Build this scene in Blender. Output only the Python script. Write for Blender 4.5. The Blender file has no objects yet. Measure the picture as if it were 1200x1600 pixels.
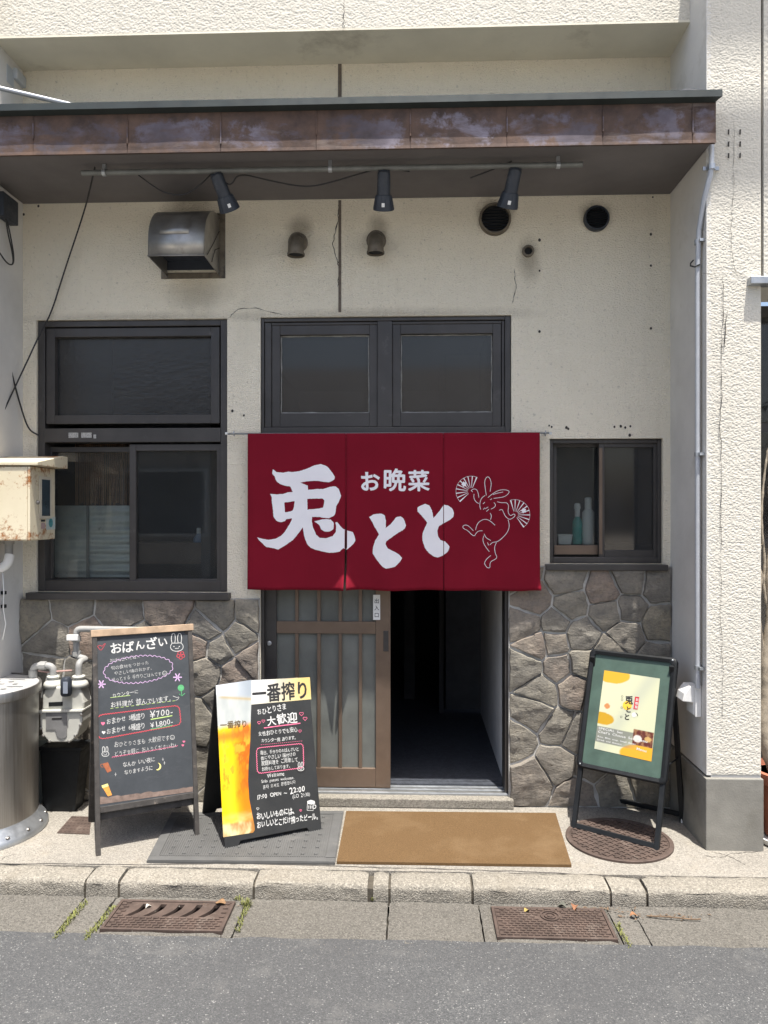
import bpy, bmesh, math, random
import numpy as np
from mathutils import Vector, Matrix
from mathutils.geometry import tessellate_polygon
random.seed(7); rng = np.random.default_rng(7)
R = math.radians
S = bpy.context.scene
COL = S.collection
# ------------------------------------------------------------------ camera, world, sun, exposure
CAM_D, CAM_H, YAW, FPX = 3.87, 1.47, R(2.15), 1200.0
cd = bpy.data.cameras.new('camera'); cam = bpy.data.objects.new('camera', cd); COL.objects.link(cam)
cam.location = (0, -CAM_D, CAM_H); cam.rotation_euler = (R(90), 0, YAW)
cd.sensor_fit = 'VERTICAL'; cd.sensor_height = 36.0; cd.lens = 36.0 * FPX / 1600.0
cd.clip_start = 0.05; cd.clip_end = 500
S.camera = cam
SUN = Vector((0.383, -1.0, 4.02)).normalized()
W = bpy.data.worlds.new('World'); S.world = W; W.use_nodes = True
wn = W.node_tree.nodes; wl = W.node_tree.links
sky = wn.new('ShaderNodeTexSky'); sky.sky_type = 'NISHITA'; sky.sun_disc = False
sky.sun_elevation = math.asin(SUN.z); sky.sun_rotation = math.atan2(SUN.x, SUN.y)
sky.air_density = 1.0; sky.dust_density = 4.0; sky.ozone_density = 1.0
bg = wn['Background']; bg.inputs['Strength'].default_value = 0.122
wl.new(sky.outputs[0], bg.inputs[0])
sl = bpy.data.lights.new('sun', 'SUN'); sl.energy = 4.7; sl.angle = R(0.53); sl.color = (1.0, 0.955, 0.885)
so = bpy.data.objects.new('sun', sl); COL.objects.link(so)
so.rotation_euler = (-SUN).to_track_quat('-Z', 'Y').to_euler(); so.location = (2, -4, 12)
S.view_settings.view_transform = 'Standard'; S.view_settings.look = 'None'
S.view_settings.exposure = 1.02; S.view_settings.gamma = 1.0; S.view_settings.use_curve_mapping = False
S.cycles.max_bounces = 8; S.cycles.transparent_max_bounces = 12

# ------------------------------------------------------------------ places: where a sight line of the survey photo meets a plane
CF = Vector((-math.sin(YAW), math.cos(YAW), 0)); CR = Vector((math.cos(YAW), math.sin(YAW), 0)); CU = Vector((0, 0, 1))
CO = Vector((0, -CAM_D, CAM_H))
def ray(px, py): return CF + CR * ((px - 600) / FPX) + CU * ((800 - py) / FPX)
def P(px, py, Y):
    d = ray(px, py); return CO + d * ((Y + CAM_D) / d.y)
def PZ(px, py, z=0.0):
    d = ray(px, py); return CO + d * ((z - CAM_H) / d.z)
def PXp(px, py, X):
    d = ray(px, py); return CO + d * (X / d.x)
def X_(px, Y): return P(px, 800, Y).x
def Z_(px, py, Y): return P(px, py, Y).z

# ------------------------------------------------------------------ numpy value noise
def _hash(ix, iy, s):
    n = (ix.astype(np.int64) * 374761393 + iy.astype(np.int64) * 668265263 + s * 974634777) & 0x7fffffff
    n = ((n ^ (n >> 13)) * 1274126177) & 0x7fffffff
    n = n ^ (n >> 16)
    return (n & 0xffff) / 65535.0
def vnoise(x, y, s=0):
    x = np.asarray(x, float); y = np.asarray(y, float)
    ix = np.floor(x); iy = np.floor(y); fx = x - ix; fy = y - iy
    fx = fx * fx * (3 - 2 * fx); fy = fy * fy * (3 - 2 * fy)
    a = _hash(ix, iy, s); b = _hash(ix + 1, iy, s); c = _hash(ix, iy + 1, s); d = _hash(ix + 1, iy + 1, s)
    return (a * (1 - fx) + b * fx) * (1 - fy) + (c * (1 - fx) + d * fx) * fy
def fbm(x, y, o=4, s=0):
    t = 0; a = .5; x = np.asarray(x, float); y = np.asarray(y, float)
    for i in range(o):
        t = t + a * vnoise(x, y, s + i * 17); a *= .5; x = x * 2.03 + 3.1; y = y * 2.03 + 1.7
    return t
def sstep(a, b, x):
    t = np.clip((np.asarray(x, float) - a) / (b - a), 0, 1); return t * t * (3 - 2 * t)

# ------------------------------------------------------------------ mesh builder
class MB:
    def __init__(s): s.v = []; s.f = []; s.c = None
    def add(s, vs, fs):
        o = len(s.v); s.v += [tuple(v) for v in vs]; s.f += [tuple(i + o for i in f) for f in fs]; return s
    def box(s, x0, x1, y0, y1, z0, z1):
        x0, x1 = sorted((x0, x1)); y0, y1 = sorted((y0, y1)); z0, z1 = sorted((z0, z1))
        return s.add([(x0,y0,z0),(x1,y0,z0),(x1,y1,z0),(x0,y1,z0),(x0,y0,z1),(x1,y0,z1),(x1,y1,z1),(x0,y1,z1)],
                     [(0,3,2,1),(4,5,6,7),(0,1,5,4),(1,2,6,5),(2,3,7,6),(3,0,4,7)])
    def obox(s, o, ax, ay, az):        # corner o and three edge vectors
        o, ax, ay, az = map(Vector, (o, ax, ay, az))
        vs = [o, o+ax, o+ax+ay, o+ay, o+az, o+ax+az, o+ax+ay+az, o+ay+az]
        fs = [(0,3,2,1),(4,5,6,7),(0,1,5,4),(1,2,6,5),(2,3,7,6),(3,0,4,7)]
        if ax.cross(ay).dot(az) < 0: fs = [f[::-1] for f in fs]
        return s.add(vs, fs)
    def bar(s, p, q, w, t, side=(0,0,1)):   # rectangular bar from p to q; w along side, t across
        p, q = Vector(p), Vector(q); d = q - p; sd = Vector(side); sd = (sd - d * sd.dot(d) / d.length_squared).normalized()
        n = d.normalized().cross(sd)
        return s.obox(p - sd*w/2 - n*t/2, d, sd*w, n*t)
    def tube(s, pts, r, n=8, cap=True):
        pts = [Vector(p) for p in pts]; m = len(pts); rs = r if isinstance(r, (list, tuple)) else [r]*m
        o = len(s.v); ref = Vector((0.123, 0.31, 0.94))
        for i, p in enumerate(pts):
            d = (pts[min(i+1, m-1)] - pts[max(i-1, 0)]).normalized()
            if abs(d.dot(ref)) > .97: ref = Vector((0.95, 0.2, 0.1))
            a = (ref - d*ref.dot(d)).normalized(); b = d.cross(a); ref = a
            for k in range(n):
                t = 2*math.pi*k/n; s.v.append(tuple(p + a*(math.cos(t)*rs[i]) + b*(math.sin(t)*rs[i])))
        for i in range(m-1):
            for k in range(n):
                s.f.append((o+i*n+k, o+i*n+(k+1)%n, o+(i+1)*n+(k+1)%n, o+(i+1)*n+k))
        if cap: s.f.append(tuple(o+k for k in range(n))[::-1]); s.f.append(tuple(o+(m-1)*n+k for k in range(n)))
        return s
    def lathe(s, prof, c=(0,0,0), n=32, axis='Z', cap=True):    # prof: (r, h) from bottom to top
        o = len(s.v); c = Vector(c); m = len(prof)
        for r, h in prof:
            for k in range(n):
                t = 2*math.pi*k/n; a, b = r*math.cos(t), r*math.sin(t)
                s.v.append(tuple(c + (Vector((a, b, h)) if axis == 'Z' else Vector((a, -h, b)))))
        for i in range(m-1):
            for k in range(n): s.f.append((o+i*n+k, o+i*n+(k+1)%n, o+(i+1)*n+(k+1)%n, o+(i+1)*n+k))
        if cap and prof[0][0] > 1e-6: s.f.append(tuple(o+k for k in range(n))[::-1])
        if cap and prof[-1][0] > 1e-6: s.f.append(tuple(o+(m-1)*n+k for k in range(n)))
        return s
    def prism(s, poly, f0, f1):        # poly list of 2D; f0/f1 map 2D -> 3D for the two ends
        n = len(poly); o = len(s.v)
        s.v += [tuple(f0(*p)) for p in poly] + [tuple(f1(*p)) for p in poly]
        s.f.append(tuple(o+i for i in range(n))[::-1]); s.f.append(tuple(o+n+i for i in range(n)))
        for i in range(n): s.f.append((o+i, o+(i+1)%n, o+n+(i+1)%n, o+n+i))
        return s
    def grid(s, fn, nu, nv):
        o = len(s.v)
        for j in range(nv+1):
            for i in range(nu+1): s.v.append(tuple(fn(i/nu, j/nv)))
        for j in range(nv):
            for i in range(nu):
                a = o+j*(nu+1)+i; s.f.append((a, a+1, a+nu+2, a+nu+1))
        return s
    def build(s, name, mat, parent=None, smooth=False, bevel=0, recalc=True, seg=2, origin=None):
        me = bpy.data.meshes.new(name)
        if parent is not None: off = wloc(parent)
        elif origin is not None: off = Vector(origin)
        else:
            a = np.array(s.v); off = Vector(((a[:,0].min()+a[:,0].max())/2, (a[:,1].min()+a[:,1].max())/2, a[:,2].min()))
        a = np.array(s.v, dtype=float) - np.array(off)
        me.from_pydata(a.tolist(), [], s.f)
        if s.c is not None:
            ca = me.color_attributes.new('print', 'FLOAT_COLOR', 'POINT')
            ca.data.foreach_set('color', np.asarray(s.c, dtype=np.float32).ravel())
        if recalc:
            b = bmesh.new(); b.from_mesh(me); bmesh.ops.recalc_face_normals(b, faces=b.faces); b.to_mesh(me); b.free()
        if smooth: me.polygons.foreach_set('use_smooth', [True]*len(me.polygons))
        me.materials.append(mat)
        o = bpy.data.objects.new(name, me); COL.objects.link(o)
        if parent is not None: o.parent = parent
        else: o.location = off
        if bevel:
            m = o.modifiers.new('bevel', 'BEVEL'); m.width = bevel; m.segments = seg; m.limit_method = 'ANGLE'; m.angle_limit = R(35)
            m.harden_normals = False
        return o
def wloc(o):
    v = Vector((0,0,0))
    while o is not None: v = v + o.location; o = o.parent
    return v
def auto_smooth(o, ang=40):
    b = bmesh.new(); b.from_mesh(o.data)
    for f in b.faces: f.smooth = True
    for e in b.edges:
        if len(e.link_faces) == 2 and e.calc_face_angle(0) > R(ang): e.smooth = False
    b.to_mesh(o.data); b.free(); return o
def tag(o, label=None, cat=None, group=None, kind=None):
    if label: o['label'] = label
    if cat: o['category'] = cat
    if group: o['group'] = group
    if kind: o['kind'] = kind
    return o
def empty(name, loc, label=None, cat=None, group=None, kind=None):
    o = bpy.data.objects.new(name, None); o.location = loc; o.empty_display_size = .1; COL.objects.link(o)
    return tag(o, label, cat, group, kind)
def copy_tree(o, parent=None):
    c = o.copy(); COL.objects.link(c)
    if parent is not None: c.parent = parent
    for ch in list(o.children): copy_tree(ch, c)
    return c

# ------------------------------------------------------------------ materials
class NT:
    def __init__(s, name):
        s.m = bpy.data.materials.new(name); s.m.use_nodes = True; s.t = s.m.node_tree
        s.b = s.t.nodes['Principled BSDF']; s.out = s.t.nodes['Material Output']; s.tc = s.t.nodes.new('ShaderNodeTexCoord')
    def n(s, typ, **kw):
        nd = s.t.nodes.new(typ)
        for k, v in kw.items(): setattr(nd, k, v)
        return nd
    def l(s, a, b): s.t.links.new(a, b)
    def coord(s, scale=(1,1,1), src='Object'):
        mp = s.n('ShaderNodeMapping'); mp.inputs['Scale'].default_value = scale; s.l(s.tc.outputs[src], mp.inputs['Vector']); return mp.outputs[0]
    def noise(s, sc, det=4, rough=.55, vec=None, dist=0):
        nd = s.n('ShaderNodeTexNoise'); nd.inputs['Scale'].default_value = sc; nd.inputs['Detail'].default_value = det
        nd.inputs['Roughness'].default_value = rough; nd.inputs['Distortion'].default_value = dist
        s.l(vec if vec is not None else s.coord(), nd.inputs['Vector']); return nd.outputs['Fac']
    def voro(s, sc, vec=None, feature='F1', out='Distance', rnd=1):
        nd = s.n('ShaderNodeTexVoronoi', feature=feature); nd.inputs['Scale'].default_value = sc; nd.inputs['Randomness'].default_value = rnd
        s.l(vec if vec is not None else s.coord(), nd.inputs['Vector']); return nd.outputs[out]
    def ramp(s, fac, stops, interp='LINEAR'):
        nd = s.n('ShaderNodeValToRGB'); r = nd.color_ramp; r.interpolation = interp
        while len(r.elements) < len(stops): r.elements.new(.5)
        for e, (p, c) in zip(r.elements, stops):
            e.position = p; e.color = (c, c, c, 1) if isinstance(c, (int, float)) else (*c, 1)
        s.l(fac, nd.inputs[0]); return nd.outputs[0]
    def mix(s, fac, a, b, mode='MIX'):
        nd = s.n('ShaderNodeMix', data_type='RGBA', blend_type=mode)
        for sock, v in ((nd.inputs[0], fac), (nd.inputs[6], a), (nd.inputs[7], b)):
            if hasattr(v, 'is_linked'): s.l(v, sock)
            elif isinstance(v, (int, float)): sock.default_value = v
            else: sock.default_value = (*v, 1)
        return nd.outputs[2]
    def math(s, op, a, b=0.0):
        nd = s.n('ShaderNodeMath', operation=op)
        for sock, v in ((nd.inputs[0], a), (nd.inputs[1], b)):
            if hasattr(v, 'is_linked'): s.l(v, sock)
            else: sock.default_value = v
        return nd.outputs[0]
    def bump(s, h, strength=.5, dist=.01, prev=None):
        nd = s.n('ShaderNodeBump'); nd.inputs['Strength'].default_value = strength; nd.inputs['Distance'].default_value = dist
        s.l(h, nd.inputs['Height'])
        if prev is not None: s.l(prev, nd.inputs['Normal'])
        s.l(nd.outputs[0], s.b.inputs['Normal']); return nd.outputs[0]
    def fin(s, col=None, rough=.6, metal=0, spec=None):
        for k, v in (('Base Color', col), ('Roughness', rough), ('Metallic', metal), ('Specular IOR Level', spec)):
            if v is None: continue
            sock = s.b.inputs[k]
            if hasattr(v, 'is_linked'): s.l(v, sock)
            elif isinstance(v, (int, float)): sock.default_value = v
            else: sock.default_value = (*v, 1)
        return s.m
def simple(name, col, rough=.6, metal=0, var=.25, vs=6, bump=0, bs=120, bd=.002, dirt=None, spec=None):
    t = NT(name)
    dark = tuple(c*(1-var) for c in col); lite = tuple(min(1, c*(1+var*.6)) for c in col)
    c = t.ramp(t.noise(vs, 6, .62), [(.3, dark), (.7, lite)])
    if dirt: c = t.mix(t.ramp(t.noise(dirt[1], 8, .7), [(dirt[2], 0.), (dirt[2]+.16, 1.)]), c, dirt[0])
    rr = t.ramp(t.noise(vs*3, 5), [(.3, max(0, rough-.1)), (.7, min(1, rough+.1))])
    if bump: t.bump(t.noise(bs, 4), bump, bd)
    return t.fin(c, rr, metal, spec)

MAT = {}
def stucco(name, base, bump=True, sc=1.0, dark_marks=()):
    t = NT(name)
    big = t.noise(1.3, 6, .6)
    c = t.ramp(big, [(.3, tuple(b*.92 for b in base)), (.7, base)])
    streak = t.noise(3.0, 6, .65, t.coord((5, 5, .5)))
    c = t.mix(t.ramp(streak, [(.55, 0.), (.8, .25)]), c, tuple(b*.68 for b in (base[0], base[1]*.98, base[2]*.92)))
    speck = t.noise(60, 3, .6)
    c = t.mix(t.ramp(speck, [(.28, .55), (.4, 0.)]), c, tuple(b*.5 for b in base))
    for (sx_, sy_, sz_, rad_, k_, sc_) in dark_marks:      # soot and drip marks round the vents, darker bands over door and left window
        mp = t.n('ShaderNodeMapping'); mp.inputs['Location'].default_value = (-sx_/rad_, -sy_/rad_, -sz_/(rad_*sc_)); mp.inputs['Scale'].default_value = (1/rad_, 1/rad_, 1/(rad_*sc_))
        t.l(t.tc.outputs['Object'], mp.inputs['Vector']); ln = t.n('ShaderNodeVectorMath', operation='LENGTH'); t.l(mp.outputs[0], ln.inputs[0])
        d_ = t.math('ADD', ln.outputs['Value'], t.math('MULTIPLY', t.math('SUBTRACT', t.noise(9, 5, .65), .5), .9))
        c = t.mix(t.ramp(d_, [(.25, k_), (1., 0.)]), c, (.20, .165, .115))
    if bump:
        h1 = t.noise(100*sc, 3, .55, t.coord((1, 1, 1.7)), .35)
        h = t.ramp(h1, [(.36, 0.), (.5, .55), (.66, 1.)])
        t.bump(h, .85, .0053)
    else:
        t.bump(t.noise(160, 3), .4, .0015)
    return t.fin(c, .88, 0, .25)
MAT['stucco'] = stucco('stucco', (.89, .825, .68))
MAT['stucco_flat'] = stucco('stucco_relief', (.62, .59, .515), bump=False)
MAT['plaster'] = simple('painted_plaster', (.62, .605, .57), .85, 0, .16, 2.2, .35, 90, .002, dirt=((.45,.43,.38), 3.0, .58))
MAT['plaster_warm'] = simple('soffit_plaster', (.72, .68, .56), .88, 0, .14, 2.0, .35, 70, .002, dirt=((.45,.41,.33), 2.5, .58))
MAT['plinth'] = simple('plinth_concrete', (.215, .207, .182), .85, 0, .28, 5, .45, 150, .002, dirt=((.15,.142,.12), 7, .55))
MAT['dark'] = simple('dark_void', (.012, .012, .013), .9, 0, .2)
MAT['recess'] = simple('grey_window_recess', (.17, .175, .18), .85, 0, .15)
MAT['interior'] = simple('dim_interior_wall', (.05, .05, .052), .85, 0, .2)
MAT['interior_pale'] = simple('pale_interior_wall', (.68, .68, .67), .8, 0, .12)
MAT['alu'] = simple('dark_bronze_aluminium', (.060, .056, .054), .42, .3, .22, 5, .1, 200, .0005, dirt=((.12,.115,.11), 9, .62))
MAT['alu_brown'] = simple('brown_aluminium', (.165, .118, .086), .42, .35, .2, 6, .1, 200, .0005, dirt=((.19,.15,.12), 12, .64))
t = NT('brushed_stainless'); st = t.noise(6, 5, .6, t.coord((30, 30, .6)))
MAT['steel'] = t.fin(t.ramp(st, [(.3, (.31,.295,.275)), (.7, (.40,.385,.365))]), t.ramp(st, [(.3, .36), (.7, .50)]), 1)
MAT['lid'] = simple('worn_steel_lid', (.56,.56,.55), .5, .55, .15, 12)
MAT['steel_dirty'] = simple('weathered_stainless', (.40, .385, .36), .42, .85, .3, 7, .15, 60, .001, dirt=((.16,.13,.10), 6, .6))
MAT['galv'] = simple('galvanised_steel', (.42, .44, .46), .45, .8, .2, 12)
MAT['pipe'] = simple('grey_pipe_paint', (.29, .29, .28), .55, 0, .18, 10, .2, 120, .001, dirt=((.2,.18,.15), 14, .62))
MAT['ivory'] = simple('ivory_meter_paint', (.50, .50, .455), .5, 0, .15, 8, .2, 120, .0008, dirt=((.3,.27,.2), 10, .66))
MAT['black'] = simple('black_painted_metal', (.012, .0135, .015), .5, 0, .3, 12, .15, 200, .0005, dirt=((.04,.04,.037), 14, .68), spec=.25)
MAT['rubber'] = simple('black_cable_rubber', (.016, .016, .017), .6, 0, .2)
MAT['navy'] = simple('dark_lamp_housing', (.035, .042, .055), .5, .2, .25, 15, dirt=((.10,.105,.11), 16, .6))
MAT['white'] = simple('white_plastic', (.74, .74, .72), .45, 0, .08, 8, dirt=((.5,.48,.43), 9, .68))
MAT['paper'] = simple('white_sticker', (.78, .78, .76), .6, 0, .05)
MAT['white_print'] = simple('white_dye', (.80, .79, .82), .9, 0, .05)
MAT['ink'] = simple('black_ink', (.015, .014, .014), .6, 0, .05)
MAT['terracotta'] = simple('terracotta', (.36, .125, .07), .75, 0, .22, 8, .3, 120, .001, dirt=((.42,.28,.2), 8, .62))
MAT['mortar'] = simple('pale_mortar', (.46, .45, .42), .9, 0, .3, 18, .6, 160, .003)
MAT['glassframe'] = MAT['alu']
MAT['rubber_mat'] = simple('grey_rubber_mat', (.085, .085, .083), .75, 0, .2, 8, .3, 300, .001, dirt=((.13,.125,.115), 7, .6))
MAT['crack'] = simple('crack_line', (.05, .045, .04), .95, 0, .3)
MAT['wood'] = simple('bleached_wood', (.42, .30, .20), .8, 0, .35, 16, .4, 90, .001)

t = NT('red_noren_cloth')
wv = t.noise(900, 2, .5, t.coord((1, 1, 1)))
c = t.ramp(t.noise(4, 4), [(.3, (.160, .0055, .0158)), (.7, (.190, .0065, .019))])
t.bump(wv, .25, .0006); MAT['noren'] = t.fin(c, .9, 0, .15); 
t = NT('printed_colours'); a = t.n('ShaderNodeVertexColor', layer_name='print'); pm = t.mix(1.0, a.outputs[0], (.72, .72, .72), 'MULTIPLY'); MAT['print'] = t.fin(pm, .38, 0, .35)
def chalk(name, col): return simple(name, col, .9, 0, .22, 90)
MAT['chalk_white'] = chalk('white_chalk', (.58, .58, .56)); MAT['chalk_pink'] = chalk('pink_chalk', (.72, .16, .27))
MAT['chalk_red'] = chalk('red_chalk', (.55, .07, .09)); MAT['chalk_lilac'] = chalk('lilac_chalk', (.58, .40, .62))
MAT['chalk_green'] = chalk('green_chalk', (.10, .38, .16)); MAT['chalk_lime'] = chalk('lime_chalk', (.48, .66, .22))
MAT['chalk_yellow'] = chalk('yellow_chalk', (.80, .74, .26)); MAT['chalk_orange'] = chalk('orange_chalk', (.70, .30, .06)); MAT['chalk_brown'] = chalk('brown_chalk', (.34, .11, .05))
t = NT('chalkboard_face')
c = t.ramp(t.noise(5, 6, .65), [(.3, (.036, .041, .047)), (.72, (.064, .071, .078))])
c = t.mix(t.ramp(t.noise(9, 7, .7, t.coord((1, 1, 2.2))), [(.56, 0.), (.78, .4)]), c, (.12, .125, .13))
MAT['board'] = t.fin(c, .62, 0, .4)
MAT['board_black'] = simple('black_sign_panel', (.022, .0225, .022), .5, 0, .25, 9)
MAT['wood_dark'] = simple('weathered_dark_frame', (.052, .047, .043), .75, 0, .45, 22, .4, 110, .001, dirt=((.23,.19,.155), 26, .58))
MAT['felt'] = simple('green_felt_board', (.058, .098, .076), .55, 0, .22, 14, .2, 500, .0005)
# stones
t = NT('flagstone')
oi = t.n('ShaderNodeObjectInfo')
base = t.ramp(oi.outputs['Random'], [(0, (.228,.212,.176)), (.2, (.28,.255,.205)), (.4, (.205,.192,.165)), (.6, (.255,.232,.195)), (.75, (.27,.205,.165)), (.9, (.242,.222,.182)), (1, (.30,.265,.195))])
n1 = t.noise(14, 8, .68)
c = t.mix(t.ramp(n1, [(.34, .75), (.6, 0.)]), base, (.14, .132, .118))
c = t.mix(t.ramp(t.noise(7, 6, .6), [(.52, 0.), (.72, .5)]), c, (.31, .28, .225)); c = t.mix(t.ramp(t.noise(70, 5, .7), [(.3, .6), (.5, 0.)]), c, (.10, .095, .085))
wave = t.noise(26, 6, .7, t.coord((1, 1, 2.2)), .8)
b1 = t.bump(wave, .8, .008); t.bump(t.noise(110, 5, .65), .8, .003, b1)
MAT['stone'] = t.fin(c, .9, 0, .2)
# pavement concrete with exposed aggregate
def concrete(name, base, agg, bumpd=.003, stain=(.30, .27, .20), vs=170):
    t = NT(name)
    c = t.ramp(t.noise(2.2, 7, .62), [(.3, tuple(b*.74 for b in base)), (.68, base)])
    v = t.voro(vs, out='Color'); sep = t.n('ShaderNodeSeparateColor'); t.l(v, sep.inputs[0])
    c = t.mix(t.math('MULTIPLY', t.ramp(sep.outputs[0], [(.62, 0.), (.68, 1.)], 'LINEAR'), agg), c, tuple(b*.45 for b in base))
    c = t.mix(t.math('MULTIPLY', t.ramp(sep.outputs[1], [(.78, 0.), (.84, 1.)]), agg*.8), c, tuple(min(.85, b*1.45) for b in base))
    c = t.mix(t.ramp(t.noise(4.5, 8, .72), [(.52, 0.), (.75, .6)]), c, stain)
    d = t.voro(vs); b1 = t.bump(d, .6, bumpd); t.bump(t.noise(40, 5, .6), .5, bumpd*1.3, b1)
    return t.fin(c, .9, 0, .2)
MAT['pavement'] = concrete('pavement_concrete', (.268, .250, .218), .5, .003, (.225, .195, .15), vs=210)
MAT['kerb'] = concrete('kerb_concrete', (.255, .236, .20), .55, .004, (.15, .13, .10), 190)
MAT['gutter'] = concrete('gutter_concrete', (.135, .127, .112), .6, .004, (.075, .069, .058), 210)
t = NT('asphalt')
v = t.voro(250, out='Color'); sep = t.n('ShaderNodeSeparateColor'); t.l(v, sep.inputs[0])
c = t.ramp(sep.outputs[0], [(0, (.051,.053,.055)), (.45, (.074,.0765,.078)), (.8, (.094,.0965,.097)), (.965, (.130,.132,.131)), (1., (.30,.30,.29))])
c = t.mix(t.ramp(t.noise(300, 3), [(.35, .7), (.55, 0.)]), c, (.035, .035, .036))
c = t.mix(t.ramp(t.noise(1.3, 7, .65), [(.33, .5), (.62, 0.)]), c, (.055, .055, .056))
c = t.mix(t.ramp(t.noise(5.5, 7, .7), [(.55, 0.), (.78, .5)]), c, (.15, .147, .138))
b1 = t.bump(t.voro(250), .55, .0025); t.bump(t.noise(420, 2), .4, .001, b1)
MAT['asphalt'] = t.fin(c, .85, 0, .3)
# rusty canopy sheet
t = NT('rusted_painted_sheet')
base = t.ramp(t.noise(2.2, 6, .6), [(.33, (.062, .050, .053)), (.47, (.120, .103, .122)), (.64, (.225, .204, .245))])
rust = t.ramp(t.noise(9, 7, .7), [(.3, (.045, .032, .028)), (.7, (.135, .084, .060))])
c = t.mix(t.ramp(t.noise(2.6, 8, .68, t.coord((1, 1, 2.5)), .4), [(.47, 0.), (.58, .95)]), base, rust)
sg = t.n('ShaderNodeSeparateXYZ'); t.l(t.tc.outputs['Generated'], sg.inputs[0]); ed = t.math('ABSOLUTE', t.math('SUBTRACT', sg.outputs[0], .5)); ez = t.math('ABSOLUTE', t.math('SUBTRACT', sg.outputs[2], .42))
em = t.math('ADD', t.math('ADD', t.math('MULTIPLY', t.math('POWER', t.math('MULTIPLY', ed, 2.), 5.), .22), t.math('MULTIPLY', t.math('POWER', t.math('MULTIPLY', ez, 2.), 3.), .22)), t.noise(11, 8, .7))
c = t.mix(t.ramp(em, [(.52, 0.), (.62, .95)]), c, rust)
c = t.mix(t.ramp(t.noise(5, 8, .7, t.coord((.6, 1, 3))), [(.58, 0.), (.72, .7)]), c, (.20, .165, .145))
t.bump(t.noise(45, 6, .65), .5, .002); MAT['rust'] = t.fin(c, .7, .1, .3)
t = NT('rusty_cream_cabinet')
c = t.ramp(t.noise(3, 5), [(.3, (.58, .51, .36)), (.7, (.68, .61, .45))])
sepx = t.n('ShaderNodeSeparateXYZ'); t.l(t.tc.outputs['Generated'], sepx.inputs[0])
edge = t.math('ADD', t.math('ABSOLUTE', t.math('SUBTRACT', sepx.outputs[2], .5)), 0)
rn = t.noise(16, 8, .72)
rm = t.ramp(t.math('ADD', rn, t.math('MULTIPLY', edge, .32)), [(.64, 0.), (.74, 1.)])
c = t.mix(rm, c, (.30, .12, .035)); c = t.mix(t.ramp(t.noise(40, 6, .7), [(.6, 0.), (.72, .8)]), c, (.34, .17, .06))
t.bump(rn, .3, .001); MAT['cabinet'] = t.fin(c, .55, 0, .4)
MAT['iron'] = simple('rusty_cast_iron', (.082, .057, .046), .75, .2, .4, 14, .5, 220, .0015, dirt=((.15,.12,.10), 10, .56))
t = NT('coir_mat')
c = t.ramp(t.noise(420, 3, .7), [(.3, (.074, .045, .021)), (.7, (.190, .118, .058))])
c = t.mix(t.ramp(t.noise(3.5, 6, .65), [(.5, 0.), (.72, .5)]), c, (.205, .14, .078))
t.bump(t.noise(520, 3), 1., .004); MAT['coir'] = t.fin(c, .95, 0, .1)
# glass: thin sheet, transparent with a fresnel reflection
def glass(name, tint, refl=1.0, rough=.0, bump=None, haze=0.0, hazecol=(.3,.3,.3)):
    t = NT(name); nt = t.t
    tr = t.n('ShaderNodeBsdfTransparent'); tr.inputs[0].default_value = (*tint, 1)
    gl = t.n('ShaderNodeBsdfGlossy'); gl.inputs['Roughness'].default_value = rough; gl.inputs[0].default_value = (1.0,.94,.87,1)
    df = t.n('ShaderNodeBsdfDiffuse'); df.inputs[0].default_value = (*hazecol, 1)
    fr = t.n('ShaderNodeFresnel'); fr.inputs[0].default_value = 1.5
    m0 = t.n('ShaderNodeMixShader'); hz = t.math('MULTIPLY', t.ramp(t.noise(5, 6, .65), [(.25, .55), (.75, 1.)]), haze); t.l(hz, m0.inputs[0])
    t.l(tr.outputs[0], m0.inputs[1]); t.l(df.outputs[0], m0.inputs[2])
    m1 = t.n('ShaderNodeMixShader'); t.l(t.math('MULTIPLY', fr.outputs[0], refl), m1.inputs[0])
    t.l(m0.outputs[0], m1.inputs[1]); t.l(gl.outputs[0], m1.inputs[2]); t.l(m1.outputs[0], t.out.inputs[0])
    if bump:
        b = t.n('ShaderNodeBump'); b.inputs['Strength'].default_value = bump[1]; b.inputs['Distance'].default_value = bump[2]
        t.l(t.noise(bump[0], 3), b.inputs['Height']); t.l(b.outputs[0], gl.inputs['Normal']); t.l(b.outputs[0], fr.inputs['Normal'])
    return t.m
MAT['glass'] = glass('window_glass', (.86, .89, .89), .95, .02, None, .10, (.16, .17, .18))
MAT['glass_dark'] = glass('dark_window_glass', (.42, .43, .44), .95, .06, None, .26, (.115, .12, .125))
MAT['glass_rough'] = glass('pebbled_window_glass', (.40, .41, .42), 1.0, .20, (55, .5, .004), .25, (.11, .115, .12))
MAT['glass_frost'] = glass('frosted_door_glass', (.25, .27, .26), .4, .3, (130, .3, .001), .66, (.27, .285, .265))
# ------------------------------------------------------------------ ground
def sheet(name, x0, x1, y0, y1, z, mat, kind='structure'):
    mb = MB(); mb.add([(x0,y0,z),(x1,y0,z),(x1,y1,z),(x0,y1,z)], [(0,1,2,3)])
    return tag(mb.build(name, mat, None, recalc=False, origin=(0,0,z)), kind=kind)
GZ = -0.062
KB, KF, GF = -0.725, -0.848, -1.128
mb = MB(); mb.add([(-30,KB,0),(30,KB,0),(30,12,0),(-30,12,0),(-30,KB,-.06),(30,KB,-.06)], [(0,1,2,3),(0,4,5,1)])
pavement = tag(mb.build('pavement', MAT['pavement'], None, origin=(0,0,0)), kind='structure')
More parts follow.
